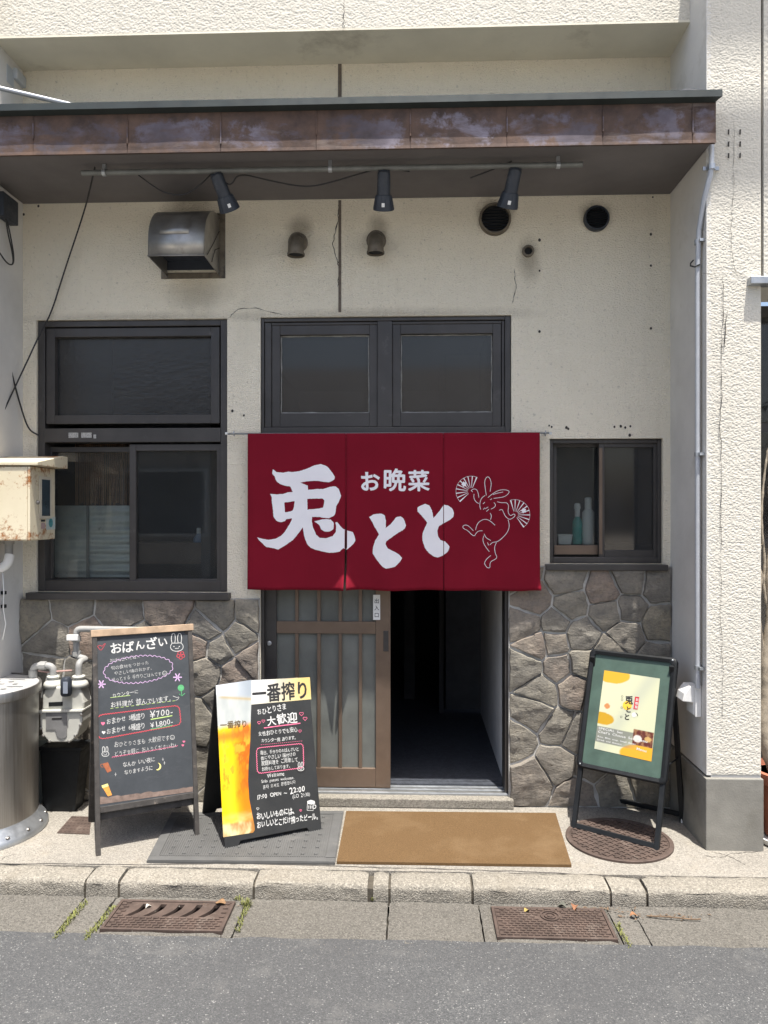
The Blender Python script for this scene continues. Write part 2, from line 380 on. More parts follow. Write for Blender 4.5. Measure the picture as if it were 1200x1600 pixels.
# road sheet with an uneven edge where it laps over the gutter
mb = MB(); xs = np.linspace(-4, 4, 321); ys = GF + .012*(fbm(xs*9, xs*0+3, 4, 5)-.5)*2 + .004*np.sin(xs*3)
vs = [(-40, GF, GZ+.003)] + [(x, y, GZ+.003) for x, y in zip(xs, ys)] + [(40, GF, GZ+.003), (40, -45, GZ+.003), (-40, -45, GZ+.003)]
n = len(xs)
mid = [(x, -2.2, GZ+.003) for x in xs]
mb.add([(x, y, GZ+.003) for x, y in zip(xs, ys)] + mid, [(i, i+1, n+i+1, n+i) for i in range(n-1)])
z = GZ+.003
mb.add([(-40,GF,z),(-4,ys[0],z),(-4,-2.2,z),(-40,-2.2,z)], [(0,1,2,3)]); mb.add([(4,ys[-1],z),(40,GF,z),(40,-2.2,z),(4,-2.2,z)], [(0,1,2,3)])
mb.add([(-40,-2.2,z),(40,-2.2,z),(40,-5.0,z),(-40,-5.0,z)], [(0,1,2,3)])
road = tag(mb.build('road', MAT['asphalt'], None, origin=(0,0,z)), kind='structure')
sheet('bounce_yard', -40, 40, -45, -5.0, -.03, concrete('bounce_yard_concrete', (.44, .42, .38), .3))  # unseen pale ground, added to bounce sunlight onto the shaded wall
# kerb: a bed with one rounded block per stone
mb = MB(); mb.box(-30, 30, KF+.012, KB-.004, -.09, -.020); MAT['dirt'] = simple('dark_joint_dirt', (.075, .065, .05), .95, 0, .4, 60, .6, 150, .003)
kerb = tag(mb.build('kerb', MAT['dirt'], None, origin=(0,KF,-.07)), kind='structure')
def kerb_block(x0, x1, k):
    g = .005; x0 += g; x1 -= g; n = max(2, int((x1-x0)/.022)); mb = MB()
    prof = [(KB-.003, -.055), (KB-.003, -.004), (KB-.012, .004)]
    for i in range(4): prof.append((KB-.02-.072*(i+1)/4, .005-.001*i))
    for i in range(1, 8): a = i/8*math.pi/2; prof.append((KF+.024-.024*math.sin(a), -.022+.024*math.cos(a)))
    prof += [(KF-.001, -.045), (KF-.002, -.085)]
    m = len(prof); tilt = random.uniform(-.004, .004)
    for i in range(n+1):
        x = x0 + (x1-x0)*i/n; e = min(i, n-i); inset = .006 if e == 0 else 0
        for j, (y, zz) in enumerate(prof):
            nz = float(vnoise(x*35, j*.9+k*9, 3))-.5; n2 = float(vnoise(x*9+k*5, j*.3, 8))-.5
            mb.v.append((x, y + .006*nz + .006*n2 + (inset*.6 if j > 2 else 0), zz + .004*nz + .005*n2 + tilt - inset*(0 < j < m-1)))
    for i in range(n):
        for j in range(m-1): a = i*m+j; mb.f.append((a, a+1, a+m+1, a+m))
    mb.f.append(tuple(range(m))); mb.f.append(tuple(n*m+j for j in range(m))[::-1])
    o = mb.build('kerb_stone', MAT['kerb'], kerb, smooth=True)
    auto_smooth(o, 50)
kpx = [-420, -80, 140, 192, 400, 577, 582, 609, 737, 950, 1006, 1290, 1600]
for k in range(len(kpx)-1):
    if kpx[k] == 577: continue
    kerb_block(X_(kpx[k], -.8), X_(kpx[k+1], -.8), k)
# gutter: concrete slabs on a bed
mb = MB(); mb.box(-30, 30, GF-.03, KF+.01, -.16, GZ-.068)
gutter = tag(mb.build('gutter', MAT['dirt'], None, origin=(0,-1,-.14)), kind='structure')
YG = -1.0
def slab(pa, pb, ya=None, yb=None, skew=0):
    x0, x1 = X_(pa, YG), X_(pb, YG); ya = KF-.006 if ya is None else ya; yb = GF-.02 if yb is None else yb
    nx, ny = max(2, int((x1-x0)/.03)), 10; k = random.random()*50
    def f(u, v):
        x = x0+(x1-x0)*u; y = yb+(ya-yb)*v; e = min(u*(x1-x0), (1-u)*(x1-x0), .02, v*(ya-yb)+.006)
        return (x + .004*(float(vnoise(y*40, k))-.5), y, GZ + .005*(float(vnoise(x*11+k, y*11))-.5) + .003*(float(vnoise(x*45+k, y*45))-.5) - (.006 if e < .001 else 0))
    mb = MB(); mb.grid(f, nx, ny)
    o = len(mb.v); ring = [i for i in range(nx+1)] + [(j)*(nx+1)+nx for j in range(1, ny+1)] + [ny*(nx+1)+i for i in range(nx-1, -1, -1)] + [j*(nx+1) for j in range(ny-1, 0, -1)]
    mb.v += [(mb.v[i][0], mb.v[i][1], GZ-.06) for i in ring]; m = len(ring)
    mb.f += [(ring[i], o+i, o+(i+1)%m, ring[(i+1)%m]) for i in range(m)]
    auto_smooth(mb.build('gutter_slab', MAT['gutter'], gutter, smooth=True), 45)
G1, G2 = (172, 357), (772, 955)      # grate and cover
for a, b in ((-500, -100), (-97, 106.5), (109.5, 157), (374.5, 604), (607, 752), (963.5, 1003), (1005, 1300), (1303, 1700)): slab(a, b)
for (a, b), (c, d) in ((G1, (160, 372)), (G2, (754, 961))):        # thin concrete margins round the iron lids
    slab(c, a, skew=0); slab(b, d); 
    slab(a+.6, b-.6, KF-.006, -.881); slab(a+.6, b-.6, -1.104, None)
# cracks and seams in the pavement: shallow dark ribbons with their own ragged course
def ribbon(pts, w, z=None, n=(0,0,1), jit=.004, sub=6, seed=1):
    pts = [Vector(p) for p in pts]; out = []
    rr = random.Random(seed)
    for a, b in zip(pts, pts[1:]):
        for i in range(sub): out.append(a.lerp(b, i/sub))
    out.append(pts[-1]); n = Vector(n); mb = MB(); k = len(out)
    for i, p in enumerate(out):
        d = (out[min(i+1, k-1)] - out[max(i-1, 0)]).normalized(); s = n.cross(d)
        q = p + s*rr.uniform(-jit, jit); ww = w*(.35+rr.random()*.9)*(.2 if i in (0, k-1) else 1)
        mb.v += [tuple(q - s*ww/2), tuple(q + s*ww/2)]
    mb.f = [(2*i, 2*i+1, 2*i+3, 2*i+2) for i in range(k-1)]
    return mb
E1 = .0015
mbs = MB()
def addr(m): mbs.add(m.v, m.f)
addr(ribbon([PZ(x, y, E1) for x, y in ((-60,1348),(100,1350),(220,1351),(345,1349),(460,1351),(540,1354),(620,1356),(700,1358),(800,1361),(905,1366),(1010,1371),(1130,1377),(1260,1384))], .006, seed=3))
addr(ribbon([PZ(x, y, E1) for x, y in ((1112,1330),(1140,1338),(1155,1346),(1165,1352))], .003, seed=4))
addr(ribbon([PZ(x, y, E1) for x, y in ((1100,1337),(1125,1340),(1145,1333),(1190,1330))], .003, seed=5))
addr(ribbon([PZ(x, y, E1) for x, y in ((0,1345),(8,1338),(30,1334))], .002, seed=6))
tag(mbs.build('pavement_crack', MAT['crack'], pavement, recalc=False), kind='stuff')

# ------------------------------------------------------------------ the building
XL, XR, XRR = -2.0, 1.28, X_(1189, -.47)
ZT = 4.3
bld = empty('restaurant_building', (0, .3, 0), 'cream stucco restaurant front with rusty canopy above brown framed windows and doorway', 'building')
def wall_holes(name, x0, x1, z0, z1, holes, yf, yb, mat, parent):
    xs = sorted({x0, x1, *[h[0] for h in holes], *[h[1] for h in holes]}); zs = sorted({z0, z1, *[h[2] for h in holes], *[h[3] for h in holes]})
    mb = MB()
    inh = lambda x, zz: any(h[0] < x < h[1] and h[2] < zz < h[3] for h in holes)
    for i in range(len(xs)-1):
        for j in range(len(zs)-1):
            if inh((xs[i]+xs[i+1])/2, (zs[j]+zs[j+1])/2): continue
            a, b, c, d = xs[i], xs[i+1], zs[j], zs[j+1]
            mb.add([(a,yf,c),(b,yf,c),(b,yf,d),(a,yf,d)], [(0,1,2,3)]); mb.add([(a,yb,c),(b,yb,c),(b,yb,d),(a,yb,d)], [(3,2,1,0)])
    for a, b, c, d in holes:
        mb.add([(a,yf,c),(a,yb,c),(a,yb,d),(a,yf,d)], [(0,1,2,3)]); mb.add([(b,yf,c),(b,yb,c),(b,yb,d),(b,yf,d)], [(3,2,1,0)])
        mb.add([(a,yf,d),(a,yb,d),(b,yb,d),(b,yf,d)], [(0,1,2,3)]); mb.add([(a,yf,c),(a,yb,c),(b,yb,c),(b,yf,c)], [(3,2,1,0)])
    o = mb.build(name, mat, parent, recalc=False)
    b = bmesh.new(); b.from_mesh(o.data); bmesh.ops.remove_doubles(b, verts=b.verts, dist=1e-5); b.to_mesh(o.data); b.free()
    return o
LW = (X_(57, 0), X_(355, 0), Z_(200, 925, 0), Z_(200, 499, 0))
DR = (X_(407, 0), X_(799, 0), 0.0, Z_(600, 494, 0))
RW = (X_(859, 0), X_(1036, 0), Z_(950, 881, 0), Z_(950, 685, 0))
_o = bld.location
MAT['stucco_main'] = stucco('vented_wall_stucco', (.89, .825, .68), dark_marks=[(P(px,py,0).x-_o.x, -_o.y, P(px,py,0).z-_o.z, r_, k_, sc_) for px, py, r_, k_, sc_ in ((468,356,.085,.6,1.), (590,354,.075,.5,1.), (775,330,.11,.55,1.), (931,335,.09,.5,1.), (300,322,.20,.5,.45), (310,462,.18,.35,.6), (827,405,.07,.5,2.), (600,492,.9,.35,.05), (205,497,.75,.35,.05))])
main = wall_holes('main_wall', XL, XR, 0, ZT, [LW, DR, RW], 0, .16, MAT['stucco_main'], bld)
# expansion joint and cracks on the main wall
jx = X_(531, 0)
MAT['seam'] = simple('joint_sealant', (.13, .105, .085), .85, 0, .4, 30)
for hw, ya_, yb_ in ((.007, 488, 313), (.009, 170, 93)): MB().box(jx-hw, jx+hw, -.003, .001, Z_(531, ya_, 0), Z_(531, yb_, 0)).build('joint_strip', MAT['seam'], main)
m = MB()
for pts, w, sd in ((((529,320),(528,345),(520,380),(526,405),(530,420),(528,448)), .005, 1), (((357,497),(372,483),(400,481),(440,492)), .003, 2), (((804,420),(806,450),(800,475)), .003, 3)):
    q = ribbon([P(x, y, -.0016) for x, y in pts], w, n=(0,-1,0), jit=.003, seed=sd); m.add(q.v, q.f)
for x, y in ((843,375),(843,423),(843,518),(1017,366),(1017,415),(1017,513),(1020,308),(858,665),(862,667),(885,668),(888,670),(960,667),(970,666),(977,668),(985,666),(984,680),(363,642),(381,649),(37,335),(60,322)):
    c = P(x, y, -.0018); r = random.uniform(.004, .008); m.add([c + Vector((r*math.cos(a), 0, r*math.sin(a)*1.2)) for a in [i*math.pi/3.5 for i in range(7)]], [tuple(range(7))])
tag(m.build('wall_crack', MAT['crack'], main, recalc=False), kind='stuff')

def relief_panel(name, x0, x1, z0, z1, yf, yb, res, amp, mat, parent, seed=0, sx=1/.0062, sz=1/.0038, plain=False):
    nx, nz = int((x1-x0)/res), int((z1-z0)/res)
    X, Z = np.meshgrid(np.linspace(x0, x1, nx+1), np.linspace(z0, z1, nz+1))
    wx = X + .006*(fbm(X*40, Z*40, 2, seed+5)-.5)*2; wz = Z + .006*(fbm(X*40+9, Z*40, 2, seed+6)-.5)*2
    h = .7*vnoise(wx*sx, wz*sz, seed) + .3*vnoise(wx*sx*2.1, wz*sz*2.1, seed+3)
    h = sstep(.28, .68, h)*.75 + .25*fbm(X*160, Z*160, 2, seed+9)
    e = np.minimum.reduce([X-x0, x1-X, Z-z0, z1-Z]); h = h*sstep(0, .006, e)
    Y = yf - amp*(h-.35)
    v = np.stack([X, Y, Z], -1).reshape(-1, 3)
    mb = MB(); mb.v = [tuple(p) for p in v.tolist()]; w = nx+1
    idx = np.arange((nx+1)*(nz+1)).reshape(nz+1, nx+1)
    mb.f = np.stack([idx[:-1,:-1], idx[:-1,1:], idx[1:,1:], idx[1:,:-1]], -1).reshape(-1, 4).tolist()
    o = mb.build(name, mat, parent, smooth=True, recalc=False)
    return o
PLZ = Z_(1140, 1213, -.47)
# side returns and street pillars
mb = MB(); mb.box(XR, XR+.02, -.47, 0, PLZ+.004, ZT); mb.build('side_return', MAT['plaster'], bld)
mb = MB(); mb.box(XR+.02, XRR, -.466, .16, PLZ-.05, ZT); mb.build('pillar_core', MAT['plaster'], bld)
pil = relief_panel('pillar_face', XR, XRR, PLZ+.006, 3.85, -.47, -.4, .0023, .0019, MAT['stucco_flat'], bld, 3)
mb = MB(); mb.box(XR-.008, XRR+.006, -.485, .16, -.02, PLZ-.006); mb.build('pillar_plinth', MAT['plinth'], bld, bevel=.004)
m = MB()
for pts, w, sd in ((((1147,190),(1146,300),(1143,350),(1144,400),(1148,425),(1165,430)), .002, 1), (((1129,428),(1130,480),(1128,540),(1127,620),(1124,665),(1127,700),(1126,790),(1127,860)), .003, 2), (((1127,860),(1126,960),(1129,1050),(1128,1130)), .0018, 4), (((1096,428),(1129,428)), .0015, 5), (((1136,485),(1132,545)), .004, 6)):
    q = ribbon([P(x, y, -.4765) for x, y in pts], w, n=(0,-1,0), jit=.004, seed=sd); m.add(q.v, q.f)
for x in (1138, 1156):
    for y in (206, 225, 243): c = P(x, y, -.478); m.add([c+Vector((-.003,0,-.012)), c+Vector((.004,0,-.012)), c+Vector((.005,0,.012)), c+Vector((-.002,0,.010))], [(0,1,2,3)])
tag(m.build('pillar_crack', MAT['crack'], pil, recalc=False), kind='stuff')
# next bay: wall above a dark window, ledge
NX0, NX1 = XRR+.012, XRR+1.9
NZ = Z_(1190, 446, -.47)
relief_panel('next_bay_wall', NX0, NX0+.5, NZ, ZT, -.47, -.4, .004, .0032, MAT['stucco_flat'], bld, 11)
mb = MB(); mb.box(NX0+.5, NX1, -.47, -.2, NZ, ZT); mb.box(NX0, NX0+.5, -.46, -.2, NZ, ZT); mb.build('next_bay_core', MAT['stucco_flat'], bld)
mb = MB(); mb.box(X_(1172, -.5), NX1, -.51, -.45, Z_(1190, 444, -.5), Z_(1190, 432, -.5)); mb.build('window_ledge', MAT['galv'], bld, bevel=.003)
mb = MB(); mb.box(NX0-.008, NX1, -.13, -.05, 0, NZ); nb = mb.build('side_window', MAT['alu'], bld)
for i in range(4):
    z0 = .25+i*.55
    m = MB(); m.box(NX0+.01, NX1-.1, -.14, -.132, z0, z0+.5); m.build('side_pane', MAT['glass_dark'], nb)
m = MB()
for y in (1088, 1126, 1165): m.box(NX0-.005, NX1, -.26, -.25, Z_(1195, y+2, -.26), Z_(1195, y-2, -.26))
m.build('guard_rail', MAT['galv'], bld)
# left return and pillar
mb = MB(); mb.box(XL-.4, XL, -.466, .16, 0, ZT); mb.build('left_return', MAT['plaster'], bld)
relief_panel('left_pillar_face', XL-.4, XL, .0, ZT, -.47, -.4, .006, .0040, MAT['stucco_flat'], bld, 21)
# beam across the top
BZ = Z_(1075, 33, -.27)
relief_panel('beam_face', XL, XR, BZ, 3.95, -.27, -.2, .0030, .0021, MAT['stucco_flat'], bld, 31)
mb = MB(); mb.box(XL, XR, -.266, -.001, BZ+.004, ZT); mb.build('beam_core', MAT['plaster_warm'], bld)
mb = MB(); mb.box(XL, XR, -.272, -.001, BZ-.006, BZ+.003); mb.build('beam_soffit', MAT['plaster_warm'], bld)
q = ribbon([P(537, y, -.2795) for y in (4, 20, 45)], .004, n=(0,-1,0), jit=.006); q.build('beam_crack', MAT['crack'], bld, recalc=False)
mb = MB(); mb.box(XL-.5, XR+2, -.26, 6, ZT+.001, ZT+.2); mb.build('upper_floor_slab', MAT['plaster_warm'], bld)
mb = MB(); mb.box(XL-.5, XR+2, .161, .2, 0, ZT); 
# ------------------------------------------------------------------ canopy
CY, CZ = -.56, 3.05
CXR = X_(1119, CY)
mb = MB(); mb.box(XL+.004, XR-.004, CY+.016, -.004, CZ, CZ+.02)
canopy = mb.build('canopy', simple('dark_soffit_board', (.135, .124, .122), .7, 0, .22, 2, .1, 90, .001), bld)
fpx = [-150, 52, 199, 345, 494, 641, 792, 942, 1082]
fx = [X_(p, CY) for p in fpx] + [CXR]; fx[0] = XL+.004
for i in range(len(fx)-1):
    mb = MB(); a, b = fx[i]+.001, fx[i+1]-.001; n = 10
    def f(u, v, a=a, b=b, i=i):
        x = a+(b-a)*u; dent = .0035*(float(fbm(x*6, v*3+i, 3, 4))-.5); lip = .002 if v < .06 else 0
        return (x, CY + dent - lip, CZ-.014+v*.175)
    mb.grid(f, n, 12); o = len(mb.v)
    mb.box(a, b, CY+.006, CY+.0145, CZ-.012, CZ+.158)
    mb.build('fascia_panel', MAT['rust'], canopy, recalc=False)
    if 0 < i:
        s_ = MB(); s_.box(a-.0035, a+.003, CY-.0055, CY+.002, CZ+.012+random.uniform(0,.05), CZ+.15-random.uniform(0,.02)); s_.build('clip_strap', MAT['rust'], canopy, bevel=.002)
mb = MB(); FY = CY-.034; fl = XR+.020
mb.add([(XL+.004,FY,CZ+.166),(fl,FY,CZ+.166),(fl,FY+.002,CZ+.196),(XL+.004,FY+.002,CZ+.196),(XL+.004,-.002,CZ+.23),(XR-.002,-.002,CZ+.23),(fl,-.49,CZ+.199),(XR-.002,-.46,CZ+.20),
        (XL+.004,CY-.002,CZ+.157),(fl-.02,CY-.002,CZ+.157)],
       [(0,1,2,3),(3,2,6,7,5,4),(0,8,9,1),(1,9,6,2)])
mb.build('roof_flashing', simple('dark_green_flashing', (.026, .034, .033), .5, .2, .3, 6, .1, 60, .001, dirt=((.05,.052,.048), 5, .62)), canopy, recalc=False)
# ------------------------------------------------------------------ windows
def bars(mb, x0, x1, z0, z1, w, y0, y1, wb=None, wt=None):
    wb = w if wb is None else wb; wt = w if wt is None else wt
    mb.box(x0, x0+w, y0, y1, z0, z1); mb.box(x1-w, x1, y0, y1, z0, z1); mb.box(x0+w, x1-w, y0+.001, y1-.001, z0, z0+wb); mb.box(x0+w, x1-w, y0+.001, y1-.001, z1-wt, z1); return mb
def sash(name, parent, px, py, w, yf, dep, glass, wb=None, wt=None, seal=False, mat='alu'):
    y = yf; x0, x1 = X_(px[0], y), X_(px[1], y); mx = (px[0]+px[1])/2; z0, z1 = Z_(mx, py[1], y), Z_(mx, py[0], y)
    o = bars(MB(), x0, x1, z0, z1, w, yf, yf+dep, wb, wt).build(name, MAT[mat], parent, bevel=.0025)
    wb = wb or w; wt = wt or w; g = MB(); yg = yf+dep*.55
    g.box(x0+w-.004, x1-w+.004, yg, yg+.004, z0+wb-.004, z1-wt+.004); g.build('pane', MAT[glass], parent)
    if seal:
        s = MB(); q = .006; a, b, c, d = x0+w-.001, x1-w+.001, z0+wb-.001, z1-wt+.001
        pts = [(a,c),(b,c),(b,d),(a,d),(a,c)]
        for (xa, za), (xb, zb) in zip(pts, pts[1:]):
            k = 12; line = [Vector((xa+(xb-xa)*i/k + random.uniform(-.001,.001), yg-.004, za+(zb-za)*i/k+random.uniform(-.001,.001))) for i in range(k+1)]
            s.tube(line, [random.uniform(.0022,.0044) for _ in line], 5)
        s.build('putty_seal', MAT['seal'], parent)
    return o
MAT['seal'] = simple('pale_window_putty', (.34, .34, .32), .7, 0, .4, 30)
# left window
x0, x1, z0, z1 = LW
mb = bars(MB(), x0+.002, x1-.002, z0+.002, z1-.002, .035, .012, .12, .055, .03)
ztb = Z_(200, 680, .01); mb.box(x0+.036, x1-.036, .008, .11, ztb-.036, ztb+.036)
win = mb.build('window', MAT['alu'], bld, bevel=.003)
sash('fixed_sash', win, (72, 343), (512, 662), .045, .022, .06, 'glass_rough')
sash('sliding_sash', win, (73, 213), (698, 914), .028, .066, .035, 'glass', .03)
sash('sliding_sash', win, (202, 349), (694, 917), .034, .024, .035, 'glass', .04)
mb = MB(); mb.box(x0-.03, x1+.02, -.055, .02, z0-.035, z0-.001); mb.build('window_sill', MAT['alu'], win, bevel=.003)
mb = MB(); mb.box(X_(107,.005), X_(122,.005), .0045, .0078, Z_(115,684,.005), Z_(115,676,.005)); mb.box(X_(127,.005), X_(143,.005), .0045, .0078, Z_(135,684,.005), Z_(135,676,.005)); mb.box(X_(146,.005), X_(150,.005), .0045, .0078, Z_(148,685,.005), Z_(148,679,.005)); mb.build('frame_sticker', simple('faded_sticker', (.38,.38,.37), .6, 0, .5, 160), win)
mb = MB(); mb.box(x0-.05, x1+.05, .55, .6, z0-.1, z1+.05); mb.box(x0-.05, x1+.05, .165, .6, z0-.12, z0-.02); mb.box(x0-.05, x1+.05, .165, .6, z1+.02, z1+.06); mb.box(x0-.06, x0-.02, .165, .6, z0-.02, z1+.02); mb.box(x1+.02, x1+.06, .165, .6, z0-.02, z1+.02)
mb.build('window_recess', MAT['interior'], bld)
mb = MB(); mb.box(X_(80,.2), X_(176,.2), .19, .20, Z_(130,650,.2), Z_(130,515,.2)); mb.build('reflection_strip', simple('grey_reflection', (.26,.27,.28), .8), bld)  # pale strip behind the upper pane imitates a lighter band of reflection
mb = MB(); mb.box(X_(205,.35), X_(352,.35), .25, .5, Z_(280,880,.3), Z_(280,848,.3)); shelf = mb.build('window_shelf', simple('brown_shelf', (.10,.075,.06), .7), bld)
# right window
x0, x1, z0, z1 = RW
win2 = bars(MB(), x0+.002, x1-.002, z0+.002, z1-.002, .018, .02, .13, .03, .02).build('window', MAT['alu'], bld, bevel=.003)
sash('sliding_sash', win2, (864, 944), (691, 868), .020, .072, .03, 'glass', .05, .025)
sash('sliding_sash', win2, (936, 1030), (691, 871), .028, .034, .03, 'glass_dark', .036, .026)
mb = MB(); mb.box(x0-.025, x1+.01, -.05, .03, z0-.03, z0-.001); mb.build('window_sill', MAT['alu'], win2, bevel=.003)
mb = MB(); mb.box(X_(936,.033), X_(941,.033), .03, .0335, Z_(938,866,.03), Z_(938,700,.03)); mb.box(X_(866,.068), X_(936,.068), .064, .0715, Z_(900,866,.066), Z_(900,852,.066)); mb.build('brown_trim', MAT['alu_brown'], win2)
mb = MB(); mb.box(x0-.05, x1+.05, .5, .54, z0-.1, z1+.05); mb.box(x0-.05, x1+.05, .105, .5, z0-.1, P(900, 851, .14).z-.001); mb.box(x0-.05, x1+.05, .165, .5, z1+.02, z1+.06); mb.box(x0-.06, x0-.02, .165, .5, z0-.02, z1+.02); mb.box(x1+.02, x1+.06, .165, .5, z0-.02, z1+.02)
mb.build('window_recess', MAT['recess'], bld)
# ------------------------------------------------------------------ doorway
x0, x1, z0, z1 = DR; DY = .035
ZS = .055
mb = MB()
mb.box(x0+.001, X_(414,DY), .01, .14, ZS, z1-.002); mb.box(X_(788,DY), x1-.001, .01, .14, ZS, z1-.002)
mb.box(X_(414,DY), X_(788,DY), .012, .138, Z_(600,503,DY), z1-.002)
mb.box(X_(414,DY), X_(788,DY), .006, .138, Z_(600,682,DY), Z_(600,668,DY))
mb.box(X_(590,DY), X_(613,DY), .014, .136, Z_(600,668,DY), Z_(600,503,DY))
mb.box(X_(414.2,DY), X_(424.4,DY), .02, .13, Z_(600,667.5,DY), Z_(600,503.5,DY)); mb.box(X_(783.6,DY), X_(787.8,DY), .02, .13, Z_(600,667.5,DY), Z_(600,503.5,DY)); mb.box(X_(424.6,DY), X_(783.4,DY), .022, .128, Z_(600,506.5,DY)-.004, Z_(600,503.4,DY)); mb.box(X_(589,DY), X_(614,DY), .03, .12, Z_(600,667.7,DY), Z_(600,507,DY))
frame = mb.build('door_frame', MAT['alu'], bld, bevel=.003)
tw = []
for pxs in ((425, 590), (613, 783)):
    xa, xb = X_(pxs[0],.03), X_(pxs[1],.03); za, zb = Z_(600,667,.03), Z_(600,507,.03)
    t_ = bars(MB(), xa, xb, za, zb, .042, .026, .07, .072, .05).build('transom_window', MAT['alu'], bld, bevel=.003)
    g = MB(); g.box(xa+.038, xb-.038, .052, .056, za+.068, zb-.046); g.build('pane', MAT['glass_dark'], t_)
    s = MB(); a, b, c, d = xa+.045, xb-.045, za+.075, zb-.053; pts = [(a,c),(b,c),(b,d),(a,d),(a,c)]
    for (ua, va), (ub, vb) in zip(pts, pts[1:]):
        k = 14; line = [Vector((ua+(ub-ua)*i/k+random.uniform(-.001,.001), .0485, va+(vb-va)*i/k+random.uniform(-.001,.001))) for i in range(k+1)]
        s.tube(line, [random.uniform(.002,.0042) for _ in line], 5)
    s.build('putty_seal', MAT['seal'], t_)
    if pxs[0] == 425:
        mb = MB(); mb.box(xa-.012, xa-.001, .028, .07, za, zb); mb.build('side_filler', MAT['alu'], t_)
# sliding door leaf
DLY = .045
def dX(p): return X_(p, DLY)
def dZ(y): return Z_(500, y, DLY)
dz0 = .062; dzt = Z_(600, 683, DLY)
mb = MB(); mb.box(dX(414), dX(610), DLY+.018, DLY+.022, dz0+.02, dzt-.02); 
door = mb.build('sliding_door', MAT['glass_frost'], bld)
for a, b in ((414, 432), (587, 610)):
    mb = MB(); mb.box(dX(a), dX(b), DLY, DLY+.04, dz0, dzt); mb.build('stile', MAT['alu_brown'] if a > 500 else MAT['alu'], door, bevel=.002)
for a, b in ((1200, 1236), (971, 990), (684, 706)):
    mb = MB(); mb.box(dX(432)+.0005, dX(587)-.0005, DLY+.001, DLY+.039, max(dz0, dZ(b)), dZ(a)); mb.build('rail', MAT['alu_brown'], door, bevel=.002)
for i, p in enumerate((463.5, 498, 531.5, 563)):
    for (a, b) in ((990, 1200), (706, 971)):
        mb = MB(); mb.box(dX(p-2.6), dX(p+2.6), DLY+.003, DLY+.037, dZ(b)+.0005, dZ(a)-.0005); mb.build('muntin', MAT['alu_brown'], door, bevel=.0015)
mb = MB(); mb.box(dX(599), dX(607), DLY-.003, DLY+.002, dZ(1017), dZ(985)); mb.build('handle', MAT['alu'], door, bevel=.001)
mb = MB(); c = P(421, 1005, DLY); mb.lathe([(.012,-.001),(.012,.006),(.009,.008),(.004,.008)], (c.x, DLY, c.z), 16, 'Y'); mb.build('lock', MAT['galv'], door)
mb = MB(); mb.box(dX(583), dX(594), DLY-.0016, DLY+.0005, dZ(968), dZ(929)); stick = mb.build('door_sticker', MAT['paper'], door)
# threshold and step
mb = MB(); mb.box(x0-.01, x1+.005, -.06, .15, .0, .047); mb.build('door_step', MAT['kerb'], bld, bevel=.006)
mb = MB()
for yy in (-.005, .045, .085): mb.box(x0+.01, x1-.012, yy, yy+.02, .0465, .058)
mb.build('door_track', MAT['galv'], bld, bevel=.002)
mb = MB(); mb.box(x0+.012, x1-.014, .109, .15, .048, .064); mb.box(x0-.25, x1+.2, .1505, 3.4, .012, .066); ent = mb.build('entry_floor', simple('blue_grey_entry_tile', (.045,.050,.062), .6, 0, .45, 40), bld)
ex = X_(790, .16)
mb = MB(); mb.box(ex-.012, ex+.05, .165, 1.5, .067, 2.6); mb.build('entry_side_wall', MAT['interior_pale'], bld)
mb = MB(); mb.box(x0-.3, ex+.5, 3.3, 3.4, .067, 2.6); mb.box(x0-.3, ex+.5, .165, 3.4, 2.6, 2.66); mb.box(x0-.35, x0-.3, .165, 3.4, .067, 2.6); mb.box(ex+.45, ex+.5, 1.6, 3.3, .067, 2.6)
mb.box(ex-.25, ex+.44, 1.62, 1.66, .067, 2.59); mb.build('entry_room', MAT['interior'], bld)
mb = MB(); mb.box(ex-.55, ex-.47, 1.9, 2.0, .067, 2.2); mb.box(ex-.30, ex-.27, 1.5, 1.6, .067, 2.5); mb.build('entry_post', MAT['interior'], bld)
# ------------------------------------------------------------------ stone cladding
def clip(poly, p, q):     # keep the side of the p-q bisector that belongs to p
    mx, my = (p[0]+q[0])/2, (p[1]+q[1])/2; nx, ny = q[0]-p[0], q[1]-p[1]; out = []
    for i in range(len(poly)):
        a, b = poly[i], poly[(i+1) % len(poly)]; da = (a[0]-mx)*nx+(a[1]-my)*ny; db = (b[0]-mx)*nx+(b[1]-my)*ny
        if da <= 0: out.append(a)
        if da*db < 0: t = da/(da-db); out.append((a[0]+(b[0]-a[0])*t, a[1]+(b[1]-a[1])*t))
    return out
def inset_poly(poly, d):
    n = len(poly); cx = sum(p[0] for p in poly)/n; cy = sum(p[1] for p in poly)/n; out = list(poly)
    res = list(poly); 
    for i in range(n):     # clip by inward-shifted edges
        a, b = poly[i], poly[(i+1) % n]; ex_, ey = b[0]-a[0], b[1]-a[1]; L = math.hypot(ex_, ey)
        if L < 1e-6: continue
        nx, ny = ey/L, -ex_/L
        if (cx-a[0])*nx+(cy-a[1])*ny > 0: nx, ny = -nx, -ny
        o2 = []
        for j in range(len(res)):
            p, q = res[j], res[(j+1) % len(res)]; dp = (p[0]-a[0])*nx+(p[1]-a[1])*ny + d; dq = (q[0]-a[0])*nx+(q[1]-a[1])*ny + d
            if dp <= 0: o2.append(p)
            if dp*dq < 0: t = dp/(dp-dq); o2.append((p[0]+(q[0]-p[0])*t, p[1]+(q[1]-p[1])*t))
        res = o2
        if len(res) < 3: return []
    return res
